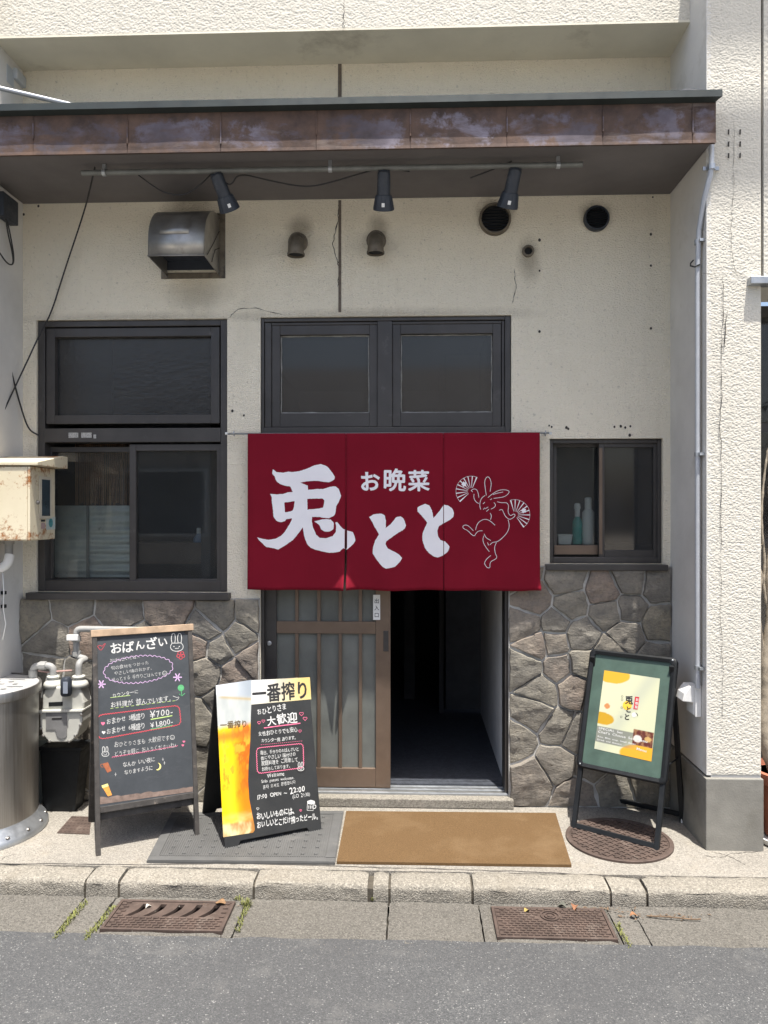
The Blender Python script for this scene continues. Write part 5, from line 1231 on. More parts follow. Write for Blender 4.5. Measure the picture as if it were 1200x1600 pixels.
# ------------------------------------------------------------------ exhaust hood and vents on the wall
hx0, hx1 = X_(265, 0)-.012, X_(343, 0); hz0, hzt = Z_(300, 432, 0), Z_(300, 338, 0); hp = .285
eh = empty('exhaust_hood', ((hx0+hx1)/2, 0, hz0), 'weathered stainless exhaust hood high on the wall above the left window', 'exhaust hood')
mb = MB(); bars(mb, hx0-.03, hx1+.03, hz0-.012, hzt+.012, .03, -.006, -.001); mb.build('wall_flange', MAT['vent_dirty'], eh)
prof = [(-.006, hzt-.004)] + [(-.006-(hp-.006)*math.sin(a), hz0+.085+(hzt-hz0-.089)*math.cos(a)) for a in np.linspace(.12, math.pi/2, 12)] + [(-hp, hz0+.012)]
def shell(pr, x0, x1, th=.002):
    mb = MB(); n = len(pr); mb.v = [(x0, y, z) for y, z in pr]+[(x1, y, z) for y, z in pr]; mb.f = [(i, i+1, n+i+1, n+i) for i in range(n-1)]; return mb
sh_ = shell(prof, hx0, hx1).build('curved_cover', MAT['steel_dirty'], eh); auto_smooth(sh_, 50); md = sh_.modifiers.new('t', 'SOLIDIFY'); md.thickness = .002
for x in (hx0+.001, hx1-.001):
    mb = MB(); pts = prof + [(-.006, hz0+.004)]; mb.v = [(x, y, z) for y, z in pts]; mb.f = [tuple(range(len(pts)))]; o = mb.build('side_cheek', MAT['steel_dirty'], eh); md = o.modifiers.new('t', 'SOLIDIFY'); md.thickness = .002
mb = MB()
mb.tube([(hx0, -.006, hz0+.004), (hx0, -hp, hz0+.012), (hx1, -hp, hz0+.012), (hx1, -.006, hz0+.004)], .0035, 6); mb.build('rolled_lip', MAT['steel'], eh, smooth=True)
mb = MB(); mb.box(hx0+.004, hx1-.004, -.10, -.006, hz0+.075, hz0+.082); mb.box(hx0+.004, hx1-.004, -.012, -.007, hz0+.03, hzt-.05); mb.build('inner_damper', simple('blue_black_damper', (.03,.036,.05), .5), eh)
mb = MB(); k = [prof[i] for i in range(len(prof))]
pa, pb = 6, 11; px0, px1 = hx0+.055, hx1-.075
seg_ = prof[6:12]; mb.v = [(px0, y-.003, z+.002) for y, z in seg_]+[(px1, y-.003, z+.002) for y, z in seg_]; n = len(seg_); mb.f = [(i, i+1, n+i+1, n+i) for i in range(n-1)]
o = mb.build('access_panel', MAT['steel_dirty'], eh, smooth=True); md = o.modifiers.new('t', 'SOLIDIFY'); md.thickness = .002
for dx in ((-.04, .02), (.03, -.02)):
    pass
mb = MB(); mb.tube([(hx1+.003, -.02, hz0+.22), (hx1+.003, -.12, hz0+.13), (hx1+.003, -.24, hz0+.03)], .002, 5); mb.tube([(hx1+.003, -.01, hz0+.14), (hx1+.003, -.10, hz0+.10), (hx1+.003, -.16, hz0+.02)], .002, 5); mb.build('cheek_seam', MAT['crack'], eh)
# small hooded pipe vents
def hooded():
    e = empty('hooded_vent', (0,0,0)); r = .042
    MB().lathe([(.050,.001),(.050,.012),(.042,.016),(.042,.04)], (0,0,0), 20, 'Y').build('collar', MAT['vent_dirty'], e, smooth=False)
    pts = [(0,-.012,.0)] + [(0,-.012-.062*math.sin(t), -.062+.062*math.cos(t)) for t in np.linspace(.15, math.pi/2, 8)] + [(0,-.074,-.085)]
    auto_smooth(MB().tube(pts, [.040]*len(pts), 18, cap=False).build('bent_hood', MAT['vent_dirty'], e, recalc=False), 50)
    MB().lathe([(.036,-.080),(.036,-.078)], (0,-.074,0), 16).build('dark_mouth', MAT['dark'], e)
    MB().lathe([(.0405,-.088),(.044,-.088),(.044,-.078),(.0405,-.078)], (0,-.074,0), 18, cap=False).build('mouth_ring', MAT['vent_dirty'], e)
    return e
hv = hooded(); c = P(466, 380, 0); hv.location = (c.x, -.002, c.z)
hv2 = copy_tree(hv); c = P(588, 377, 0); hv2.location = (c.x, -.002, c.z)
tag(hv, 'small sooty hooded pipe vent left of the vertical wall joint', 'vent', 'hooded pipe vents on the wall'); tag(hv2, 'small sooty hooded pipe vent right of the vertical wall joint', 'vent', 'hooded pipe vents on the wall')
def round_vent(r, label, c, ring):
    e = empty('round_vent', (c.x, -.001, c.z), label, 'vent', 'round louvred vents on the wall')
    def L(mb, name, mat, **k): mb.v = [(x+c.x, y-.001, z+c.z) for x, y, z in mb.v]; return mb.build(name, mat, e, **k)
    auto_smooth(L(MB().lathe([(r,.0),(r,.022),(r*.94,.030),(r*.86,.030),(r*.84,.012)], (0,0,0), 36, 'Y', cap=False), 'ring', ring, recalc=False), 40)
    L(MB().lathe([(r*.86,.004),(r*.86,.006)], (0,0,0), 28, 'Y'), 'back_plate', MAT['dark'])
    n = 9
    for i in range(n):
        z = -r*.74+i*(1.48*r)/(n-1); wd = math.sqrt(max(1e-4, (r*.85)**2-z*z)); mb = MB(); mb.add([(-wd,-.010,z+.004),(wd,-.010,z+.004),(wd,-.026,z-.008),(-wd,-.026,z-.008),(-wd,-.012,z+.002),(wd,-.012,z+.002),(wd,-.028,z-.010),(-wd,-.028,z-.010)], [(0,1,2,3),(7,6,5,4),(0,4,5,1),(2,6,7,3),(1,5,6,2),(0,3,7,4)]); L(mb, 'slat', MAT['navy'])
    return e
round_vent(.080, 'larger black round louvred vent with a shiny lower rim', P(773, 344, 0), MAT['vent_dirty']); round_vent(.063, 'smaller grimy round louvred vent nearest the right wall', P(931, 343, 0), MAT['navy'])
c = P(825, 393, 0)
sp = MB().lathe([(.030,-.0),(.030,.012),(.020,.014),(.019,-.001)], (c.x, -.001, c.z), 16, 'Y').build('pipe_stub', MAT['vent_dirty'], None, recalc=False)
tag(sp, 'tiny capped pipe stub in the wall below the two round vents', 'pipe stub')
mb = MB(); mb.lathe([(.018,.002),(.018,.003)], (c.x,-.001,c.z), 12, 'Y'); mb.build('dark_bore', MAT['dark'], sp)
# ------------------------------------------------------------------ light bar, spotlights and their cable under the canopy
LY = -.43; LZ = Z_(128, 264, LY)
ba, bb_ = Vector((X_(128, LY), LY, CZ-.038)), Vector((X_(910, LY), LY, CZ-.038))
lb = empty('light_bar', (ba+bb_)/2, 'long grey steel conduit fixed under the canopy and carrying three spotlights', 'light bar')
auto_smooth(MB().tube([ba, bb_], .0125, 12).build('conduit', simple('dull_conduit', (.17,.175,.165), .5, .3, .3, 12), lb, recalc=False), 40)
for px in (163, 516, 872):
    x = X_(px, LY); mb = MB(); mb.tube([(x-.008, LY, ba.z), (x+.008, LY, ba.z)], .0165, 12); mb.box(x-.008, x+.008, LY-.006, LY+.006, ba.z+.012, CZ-.001); mb.build('clip', MAT['galv'], lb)
def spot():
    e = empty('spotlight', (0,0,0))
    auto_smooth(MB().lathe([(.010,-.004),(.030,-.012),(.033,-.020)][::-1], (0,0,0), 16).build('mount', MAT['navy'], e), 40)
    ax = Vector((0, .50, -.87)).normalized()
    auto_smooth(MB().tube([ax*.0, ax*.02, ax*.12, ax*.121, ax*.195], [.030, .034, .036, .042, .056], 20, True).build('housing', MAT['navy'], e, recalc=False), 35)
    for k in range(10):
        a = 2*math.pi*k/10; s = Vector((1,0,0)); t = ax.cross(s); d = s*math.cos(a)+t*math.sin(a); MB().bar(ax*.125+d*.043, ax*.19+d*.055, .003, .006, tuple(d)).build('cooling_fin', MAT['navy'], e)
    MB().tube([ax*.1952, ax*.197], .050, 18).build('lens', MAT['glass_dark'], e)
    s = Vector((1,0,0)); t = ax.cross(s); t = t if t.y < 0 else -t; c = ax*.165+t*.0485
    MB().obox(c-s*.008-ax*.010, s*.016, ax*.022, t*.003).build('rating_label', MAT['paper'], e)
    return e
sp0 = spot(); labels = ('leftmost dark spotlight, tilted toward the steel exhaust hood', 'middle dark spotlight, hanging beside the wall joint above a hooded vent', 'rightmost dark spotlight, hanging above the larger round vent')
for i, (px, rz, ry) in enumerate(((337, R(10), R(-24)), (600, 0, R(2)), (806, R(4), R(9)))):
    o = sp0 if i == 0 else copy_tree(sp0); o.location = (X_(px, LY), LY-.002, ba.z-.010); o.rotation_euler = (0, ry, rz); o.scale = (.86, .86, .86); tag(o, labels[i], 'spotlight', 'spotlights under the canopy')
mb = MB()
def sag(pts, r=.0032):
    v = [Vector(p) for p in pts]; q = v
    for _ in range(3):
        rr_ = [q[0]]
        for a, b in zip(q, q[1:]): rr_ += [a.lerp(b, .25), a.lerp(b, .75)]
        q = rr_+[q[-1]]
    mb.tube(q, r, 6)
sc_e = empty('spotlight_cable', P(500, 285, LY+.03), 'black cable looping along the conduit between the three spotlights', 'cable')
for pp in (((205,265),(245,295),(262,303),(290,306),(318,285),(335,266)), ((345,262),(350,285),(362,290),(372,270),(420,282),(470,292),(500,290),(560,272),(596,262)), ((604,262),(640,268)), ((735,278),(770,265),(800,252))):
    mb = MB(); sag([P(x, y, LY+.03) for x, y in pp]); mb.build('strand', MAT['rubber'], sc_e, smooth=True)
mb = MB(); sag([P(148,262,LY), P(142,290,LY+.1), P(132,330,-.10), P(100,425,-.03), P(80,490,-.02), P(63,520,-.02), P(40,570,-.06), P(20,612,-.12), P(0,655,-.2), P(-25,700,-.25)], .0042)
c1 = mb.build('wall_cable', MAT['rubber'], None, smooth=True); tag(c1, 'thin black cable hanging from the light bar across the left upper window corner', 'cable')
mb = MB(); sag([P(-10,480,-.15), P(5,525,-.14), P(20,590,-.10), P(35,645,-.05), P(45,672,-.02), P(60,680,-.006)], .0042)
c2 = mb.build('wall_cable', MAT['rubber'], None, smooth=True); tag(c2, 'black cable curving from the left wall into the window frame', 'cable')
# black power box with loops, upper left
pb = empty('power_box', P(3, 345, -.14), 'small black power box with looped cables at the left wall under the canopy', 'power box')
a, b_ = P(-14, 308, -.20), P(15, 345, -.20); mb = MB(); mb.box(XL+.002, XL+.045, -.27, -.13, b_.z, a.z); mb.build('case', MAT['navy'], pb, bevel=.004)
for dx in (0, 6):
    mb = MB(); sag([Vector((XL+.02+dx*.002, -.19-dx*.006, b_.z+.004)), Vector((XL+.03, -.18-dx*.004, b_.z-.06)), Vector((XL+.03+dx*.001, -.145-dx*.004, b_.z-.15)), Vector((XL+.03, -.15, b_.z-.20)), Vector((XL+.025, -.20, b_.z-.21)), Vector((XL+.02, -.27, b_.z-.17)), Vector((XL+.01, -.33, b_.z-.14))], .0036); mb.build('cable_loop', MAT['rubber'], pb, smooth=True)
# upper left: bright metal pole and a junction box
mb = MB(); mb.tube([P(-60, 117, -.50), P(0, 138, -.46), P(138, 170, -.40)], .0105, 12); pole = auto_smooth(mb.build('metal_pole', simple('bright_zinc_pole', (.42,.44,.47), .45, .5, .12, 10), None, recalc=False), 40); tag(pole, 'bright metal pole slanting down onto the left end of the canopy roof', 'pole')
jb = empty('junction_box', P(10, 135, -.15), 'pale blue grey junction box on the wall above the canopy', 'junction box')
a, b_ = P(-10, 104, -.13), P(11, 132, -.13); MB().box(XL+.002, b_.x, -.16, -.09, b_.z, a.z).build('case', simple('pale_blue_grey', (.42,.46,.50), .5, 0, .15, 10), jb, bevel=.004)
a, b_ = P(14, 112, -.06), P(33, 129, -.06); MB().box(a.x, b_.x, -.10, -.002, b_.z, a.z).build('cover', simple('pale_blue_plastic', (.46,.49,.52), .5, 0, .12, 10), jb, bevel=.008)
MB().tube([P(12, 100, -.12), P(12, 160, -.12)], .008, 8).build('stem', MAT['black'], jb)
# ------------------------------------------------------------------ right return: conduit, swan neck, outlet box
CX = XR-.020
zc = lambda y, Y: Z_(1090, y, Y)
dc = empty('wall_conduit', (CX, -.42, .69), 'slim grey conduit running down the right wall from the canopy to the white outlet box', 'conduit')
auto_smooth(MB().tube([(CX,-.42,.69), (CX,-.42,zc(420,-.42)), (CX+.002,-.43,zc(360,-.43)), (XR-.008,-.465,zc(310,-.46)), (XR+.008,-.492,zc(275,-.48)), (XR+.012,-.494,zc(255,-.49)), (XR+.012,-.494,3.2)], .0115, 12).build('tube', simple('grey_conduit_paint', (.45,.47,.50), .5, .2, .12, 8), dc, recalc=False), 40)
for y in (378, 710, 1043):
    z = zc(y, -.42); mb = MB(); mb.tube([(CX,-.42,z-.009),(CX,-.42,z+.009)], .0145, 12); mb.box(CX-.002, XR-.001, -.452, -.388, z-.006, z+.006); mb.build('saddle', MAT['galv'], dc)
z = zc(262, -.49); mb = MB(); mb.tube([(XR+.012,-.494,z-.012),(XR+.012,-.494,z+.012)], .0165, 12); mb.box(XR-.02, XR+.05, -.482, -.477, z-.008, z+.008); mb.build('clamp', MAT['galv'], dc)
mb = MB(); zz = zc(415, -.42); mb.tube([(CX-.012,-.40,zz+.03),(CX-.03,-.42,zz+.012),(CX-.035,-.43,zz-.004),(CX-.018,-.435,zz-.010),(CX+.004,-.435,zz)], .0035, 6); mb.build('hook', MAT['black'], dc, smooth=True)
sn = MB().tube([(XR-.10,-.30,3.30)]+[(XR-.06+.062*-math.cos(t), -.33-.10*t/math.pi, 3.29+.062*math.sin(t)*1.0) for t in np.linspace(0, math.pi, 10)]+[(XR+.002,-.44,3.235)], .014, 12).build('swan_neck_pipe', MAT['pipe'], None, smooth=True)
tag(sn, 'grey swan neck pipe bending over the right end of the canopy roof', 'pipe')
ob = empty('outlet_box', (XR-.04, -.35, .57), 'white weatherproof outlet box low on the right wall at the conduit foot', 'outlet box')
mb = MB(); mb.prism([(0,.0),(-.030,.0),(-.030,.055),(-.078,.060),(-.070,.095),(-.045,.128),(0,.128)], lambda x, z: Vector((XR-.001+x, -.40, .565+z)), lambda x, z: Vector((XR-.001+x, -.31, .565+z))); mb.build('hood', MAT['white'], ob, bevel=.004)
mb = MB(); mb.box(XR-.028, XR-.001, -.414, -.401, .56, .70); mb.build('back_plate', MAT['white'], ob, bevel=.003)
# ------------------------------------------------------------------ mats
def quad_mat(name, pxs, th, mat, label, rib=None, lip=0):
    q = [PZ(x, y, th) for x, y in pxs]   # bl, br, tr, tl
    mb = MB(); lo = [Vector((p.x, p.y, .0015)) for p in q]; mb.add(q+lo, [(0,1,2,3),(0,4,5,1),(1,5,6,2),(2,6,7,3),(3,7,4,0)]); 
    return q, mb
q, mb = quad_mat('coir_mat', ((526,1346),(893,1351),(868,1270),(541,1267)), .012, None, None)
mb2 = MB()
def cf(u, v): 
    p = q[0].lerp(q[1], u).lerp(q[3].lerp(q[2], u), v); e = min(u, 1-u, v, 1-v); return p + Vector((0,0,.0035*(float(fbm(p.x*7, p.y*7, 3, 4))-.5)*(1 if e > .02 else 0)))
mb2.grid(cf, 60, 34); n0 = len(mb2.v); mb2.add([tuple(p) for p in q]+[(p.x, p.y, .001) for p in q], [(0,4,5,1),(1,5,6,2),(2,6,7,3),(3,7,4,0)])
cm = mb2.build('door_mat', MAT['coir'], None, recalc=False); tag(cm, 'tan coir door mat lying before the open doorway', 'door mat', 'mats before the entrance')
q = [PZ(x, y, .010) for x, y in ((229,1345),(523.5,1348),(537,1267),(268,1270))]
gmat = empty('rubber_mat', (sum((p for p in q), Vector())/4), 'grey ribbed rubber mat under the two sandwich boards', 'door mat', 'mats before the entrance')
def qf(u, v, o=0): p = q[0].lerp(q[1], u).lerp(q[3].lerp(q[2], u), v); return Vector((p.x, p.y, p.z+o))
mb = MB(); inn = [qf(.0, .0), qf(1, 0), qf(1, 1), qf(0, 1)]; mb.add(inn+[Vector((p.x, p.y, .001)) for p in inn], [(0,1,2,3),(0,4,5,1),(1,5,6,2),(2,6,7,3),(3,7,4,0)]); base = mb.build('base', MAT['rubber_mat'], gmat)
mb = MB()
for (u0, u1, v0, v1) in ((.004,.996,.005,.075), (.004,.996,.925,.995), (.004,.055,.08,.92), (.945,.996,.08,.92)): mb.obox(qf(u0, v0, .0003), qf(u1, v0)-qf(u0, v0), qf(u0, v1)-qf(u0, v0), (0,0,.0035))
mb.build('border', MAT['rubber_mat'], gmat, bevel=.0015)
mb = MB(); N1 = 74
for i in range(N1):
    u = .062+.876*i/(N1-1); a, b_ = qf(u-.0030, .09, .0002), qf(u+.0030, .09, .0002); c, d = qf(u-.0030, .91, .0002), qf(u+.0030, .91, .0002); mb.add([a, b_, d, c]+[p+Vector((0,0,.0026)) for p in (a, b_, d, c)], [(4,5,6,7),(0,1,5,4),(1,2,6,5),(2,3,7,6),(3,0,4,7)])
for i in range(12):
    for j in range(7):
        p = qf(.11+.78*i/11, .14+.72*j/6, .0030); mb.lathe([(.009,0),(.008,.0022)], p, 8)
tag(mb.build('rib', MAT['rubber_mat'], gmat, recalc=False), kind='stuff')
# ------------------------------------------------------------------ iron covers
mc = PZ(967, 1313, 0); mr = .232
man = empty('manhole_cover', (mc.x, mc.y, 0), 'round rusty manhole cover with lattice pattern under the poster stand', 'manhole cover')
MB().lathe([(mr, .0005), (mr, .009), (mr-.004, .011), (mr-.018, .011), (mr-.021, .006), (mr-.022, .006)], (mc.x, mc.y, 0), 56, cap=False).build('rim', MAT['iron'], man, recalc=False)
MB().lathe([(mr-.0225, .001), (mr-.0225, .0065)], (mc.x, mc.y, 0), 56).build('plate', MAT['iron'], man)
mb = MB(); rr_ = mr-.028; st_ = .030
for ang in (R(35), R(125)):
    d = Vector((math.cos(ang), math.sin(ang), 0)); n_ = Vector((-d.y, d.x, 0))
    k = -7
    while k <= 7:
        o_ = k*st_; hw = rr_**2-o_**2
        if hw > .0004: hw = math.sqrt(hw); c = Vector((mc.x, mc.y, .0064 if ang < 1 else .0066)); mb.obox(c+n_*(o_-.005)-d*hw, d*2*hw, n_*.010, (0,0,.0042))
        k += 1
tag(mb.build('lattice_ridge', MAT['iron'], man), kind='stuff')
MB().lathe([(.020,.0064),(.020,.0125),(.014,.0125),(.013,.009)], (mc.x, mc.y, 0), 16).build('lift_boss', MAT['iron'], man)
q = [PZ(x, y, .004) for x, y in ((89,1301),(140,1303),(143,1276),(112,1275))]
sc_ = MB(); sc_.add(q+[Vector((p.x, p.y, .0005)) for p in q], [(0,1,2,3),(0,4,5,1),(1,5,6,2),(2,6,7,3),(3,7,4,0)]); 
scv = sc_.build('valve_cover', MAT['iron'], None); tag(scv, 'small rusty square valve cover in the pavement left of the chalkboard', 'valve cover')
mb = MB()
for i in range(7):
    for j in range(6):
        u, v = (i+.5)/7, (j+.5)/6; p = q[0].lerp(q[1], u).lerp(q[3].lerp(q[2], u), v)+Vector((0,0,.0003)); mb.lathe([(.006,0),(.005,.002)], p, 6)
tag(mb.build('stud', MAT['iron'], scv, recalc=False), kind='stuff')
def iron_lid(name, pxr, label, cat, slots, group):
    ya, yb = -1.100, -.885; xa, xb = X_(pxr[0], YG), X_(pxr[1], YG); e = empty(name, ((xa+xb)/2, (ya+yb)/2, GZ), label, cat, group)
    z = GZ+.004
    bars2 = MB(); 
    for (a, b, c, d) in ((xa, xb, ya, ya+.012), (xa, xb, yb-.012, yb), (xa, xa+.012, ya+.0125, yb-.0125), (xb-.012, xb, ya+.0125, yb-.0125)): bars2.box(a, b, c, d, GZ-.05, z+.004)
    bars2.build('frame', MAT['iron'], e, bevel=.002)
    ia, ib, ic, id_ = xa+.0135, xb-.0135, ya+.0135, yb-.0135
    loops = [[(ia, ic), (ib, ic), (ib, id_), (ia, id_)]]; holes = []
    if slots:
        for k in range(5):
            cx = ia+(ib-ia)*(.17+.165*k); y0, y1 = ic+.085, id_-.014; s = []; 
            for t in np.linspace(0, 1, 9): s.append((cx-.020+.042*t+.012*math.sin(t*math.pi)-.011, y0+(y1-y0)*t))
            for t in np.linspace(1, 0, 9): s.append((cx-.020+.042*t+.012*math.sin(t*math.pi)+.013, y0+(y1-y0)*t))
            holes.append(s)
    plate2d(loops+holes, lambda u, v: Vector((u, v, z)), .012, (0,0,1)).build('plate', MAT['iron'], e)
    MB().box(ia, ib, ic, id_, GZ-.067, GZ-.060).build('pit_floor', MAT['dark'], e)
    mb = MB(); nx, ny = 16, 12
    for j in range(ny):
        for i in range(nx):
            cx = ia+(ib-ia)*((i+.5+(.5 if j % 2 else 0))/(nx+.5)); cy = ic+(id_-ic)*((j+.5)/ny); w_, h_ = (ib-ia)/(nx+.5)*.36, (id_-ic)/ny*.30
            if slots and cy > ic+.072 and any(min(p[0] for p in s)-.012 < cx < max(p[0] for p in s)+.012 for s in holes) and cy > ic+.078: continue
            if not slots and math.hypot(cx-(ia+ib)/2, cy-(ic+id_)/2-.045) < .045: continue
            mb.box(cx-w_, cx+w_, cy-h_, cy+h_, z+.0003, z+.0042)
    tag(mb.build('stud', MAT['iron'], e, recalc=False), kind='stuff')
    if not slots:
        c = ((ia+ib)/2, (ic+id_)/2+.045, 0)
        for r_ in (.036, .022): MB().lathe([(r_, z+.0003), (r_, z+.005), (r_-.005, z+.005), (r_-.005, z+.0003)], c, 24, cap=False).build('emblem_ring', MAT['iron'], e)
        MB().lathe([(.010, z+.0003), (.009, z+.005)], c, 12).build('emblem_boss', MAT['iron'], e)
        MB().box(c[0]+.005, c[0]+.014, c[1]-.075, c[1]-.055, z+.0003, z+.0012).build('key_hole', MAT['dark'], e)
    return e
iron_lid('drain_grate', G1, 'rusty iron drain grate with five curved slots in the left gutter', 'drain grate', True, 'iron covers in the gutter')
iron_lid('gutter_cover', G2, 'rusty rectangular iron cover with brick pattern studs in the right gutter', 'iron cover', False, 'iron covers in the gutter')
# ------------------------------------------------------------------ potted plant at the right edge
pcx, pcy, pr_ = X_(1183, -.40)+.175, -.36, .175
pot = empty('potted_plant', (pcx, pcy, 0), 'twisted trunk plant in a terracotta pot at the right edge beside the pillar', 'potted plant')
ph = Z_(1195, 1205, -.40)
auto_smooth(MB().lathe([(pr_*.66, .022), (pr_*.9, ph-.055), (pr_*.98, ph-.052), (pr_, ph-.004), (pr_*.93, ph), (pr_*.90, ph-.03)], (pcx, pcy, 0), 40).build('pot', MAT['terracotta'], pot, recalc=False), 40)
auto_smooth(MB().lathe([(pr_*.80, .001), (pr_*.95, .006), (pr_*1.0, .030), (pr_*.94, .030), (pr_*.90, .012)], (pcx, pcy, 0), 40).build('saucer', MAT['white'], pot, recalc=False), 40)
MB().lathe([(pr_*.89, ph-.035), (pr_*.89, ph-.030)], (pcx, pcy, 0), 30).build('soil', simple('dry_soil', (.07,.055,.04), .95, 0, .4, 60, .8, 90, .006), pot)
MAT['bark'] = simple('pale_bark', (.34,.29,.22), .85, 0, .3, 18, .5, 60, .003, dirt=((.17,.13,.09), 10, .58))
def pp(x, y, Y=-.36): return P(x-4, y, Y)
def smooth(pts, k=3):
    q = [Vector(p) for p in pts]
    for _ in range(k):
        r = [q[0]]
        for a, b in zip(q, q[1:]): r += [a.lerp(b, .25), a.lerp(b, .75)]
        q = r+[q[-1]]
    return q
def limb(name, pts, r0, r1):
    q = smooth(pts); n = len(q); auto_smooth(MB().tube(q, [r0+(r1-r0)*i/(n-1)+.0012*math.sin(i*1.9) for i in range(n)], 12).build(name, MAT['bark'], pot, recalc=False), 60)
limb('trunk', [pp(1222,1222), pp(1204,1180), pp(1196,1130), pp(1202,1080), pp(1198,1030), pp(1210,960), pp(1204,900), pp(1214,830), pp(1208,760)], .030, .012)
limb('stem', [pp(1200,1090), pp(1196,1020), pp(1190,985), pp(1187,940), pp(1194,900), pp(1186,880), pp(1192,850)], .013, .008)
limb('stem', [pp(1206,960), pp(1196,915), pp(1200,880), pp(1193,820), pp(1196,760), pp(1204,700)], .007, .004)
MAT['leaf'] = simple('glossy_leaf', (.045,.10,.03), .45, 0, .35, 14)
rr = random.Random(11)
for k in range(46):
    b0 = pp(1208+rr.uniform(4, 60), 740+rr.uniform(-120, 60), -.36+rr.uniform(-.15, .15)); d = Vector((rr.uniform(.1, 1), rr.uniform(-1, 1), rr.uniform(-.3, .7))).normalized(); s = d.cross(Vector((0,0,1))).normalized(); L_ = rr.uniform(.06, .11); w_ = L_*.28; n_ = s.cross(d)
    mb = MB(); rows = [(0,0),(.25,.8),(.5,1),(.78,.62),(1,.02)]; 
    for t, ww in rows: c = b0+d*L_*t+n_*(.02*math.sin(t*2.6)); mb.v += [tuple(c-s*w_*ww*.5+n_*.004*ww), tuple(c), tuple(c+s*w_*ww*.5+n_*.004*ww)]
    for i in range(4): mb.f += [(3*i, 3*i+1, 3*i+4, 3*i+3), (3*i+1, 3*i+2, 3*i+5, 3*i+4)]
    mb.build('leaf', MAT['leaf'], pot, smooth=True, recalc=False)
# ------------------------------------------------------------------ things behind the glass
a, b_ = P(76, 902, .15), P(207, 790, .15)
ins = MB()
def inf(u, v): return (a.x+(b_.x-a.x)*u, .155+.004*math.sin(v*46)+.006*float(fbm(u*7, v*9, 3, 2)), a.z+(b_.z-a.z)*v)
ins.grid(inf, 26, 90); ib_ = ins.build('insulation_sheet', simple('silvery_bubble_sheet', (.62,.66,.64), .35, .25, .12, 12), None, smooth=True, recalc=False)
m = ib_.modifiers.new('t', 'SOLIDIFY'); m.thickness = .003
tag(ib_, 'silvery ribbed insulation sheet leaning inside the left sliding window', 'insulation sheet')
mb = MB(); xk = X_(137, .145)
mb.box(xk-.006, xk+.006, .140, .146, a.z, b_.z); mb.build('fold_strip', MAT['pipe'], ib_)
bl = empty('bamboo_blind', P(165, 790, .17), 'brown bamboo blind hanging inside the left window above the silvery sheet', 'blind')
MAT['bamboo'] = simple('brown_bamboo', (.24,.14,.08), .6, 0, .45, 30)
x = X_(118, .17)
while x < X_(206, .17):
    r_ = random.uniform(.0030, .0050); ln = random.uniform(785, 800); mb = MB(); mb.tube([(x+random.uniform(-.002,.002), .175, Z_(165, ln, .17)), (x, .172, Z_(165, 692, .17))], r_, 5); mb.build('reed', MAT['bamboo'], bl); x += .0115
zs_ = Z_(280, 848, .3)
def bottle(name, label, c, prof, parts, cat='bottle'):
    e = empty(name, c, label, cat)
    for nm, pr2, mt in parts: auto_smooth(MB().lathe(pr2, c, 20).build(nm, mt, e, recalc=False), 40)
    return e
MAT['blue_plastic'] = simple('blue_plastic', (.16,.24,.36), .35, 0, .1); MAT['green_liquid'] = simple('green_liquid', (.04,.34,.30), .3, 0, .1)
c = P(311, 846, .33); c.z = zs_
bottle('detergent_bottle', 'blue bottle with white cap on the shelf inside the left window', c, None, [('body', [(.030,.001),(.032,.01),(.030,.025),(.014,.045),(.012,.05)], MAT['blue_plastic']), ('cap', [(.013,.0502),(.013,.078),(.008,.082)], MAT['white'])])
zr = Z_(900, 853, .25); sb = P(900, 851, .14).z
for nm, lab, px, parts in (('spray_bottle', 'green spray bottle with white top inside the right small window', 902, [('body', [(.021,.001),(.022,.01),(.022,.095),(.010,.118)], MAT['green_liquid']), ('nozzle', [(.011,.1182),(.012,.15),(.016,.152),(.013,.172),(.006,.176)], MAT['white'])]),
                          ('white_bottle', 'tall white bottle beside the green spray bottle in the small window', 919, [('body', [(.026,.001),(.027,.01),(.027,.135),(.016,.150)], MAT['white']), ('cap', [(.016,.1502),(.016,.195),(.010,.20)], MAT['paper'])])):
    c = P(px, 850, .145); c.z = sb+.001; bottle(nm, lab, c, None, [(a_, [(r_*1.15, h_*1.22) for r_, h_ in p_], m_) for a_, p_, m_ in parts])
c = P(881, 850, .145); c.z = sb+.001
tb = empty('plastic_tub', c, 'white plastic tub at the left inside the right small window', 'tub')
mb = MB(); mb.add([(c.x-.030,.125,c.z),(c.x+.034,.125,c.z),(c.x+.034,.20,c.z),(c.x-.030,.20,c.z),(c.x-.034,.12,c.z+.044),(c.x+.039,.12,c.z+.044),(c.x+.039,.205,c.z+.044),(c.x-.034,.205,c.z+.044)], [(0,3,2,1),(4,5,6,7),(0,1,5,4),(1,2,6,5),(2,3,7,6),(3,0,4,7)]); mb.build('body', MAT['white'], tb, bevel=.004)
mb = MB(); mb.box(c.x-.036, c.x+.042, .117, .208, c.z+.0445, c.z+.052); mb.build('lid', MAT['paper'], tb, bevel=.002)
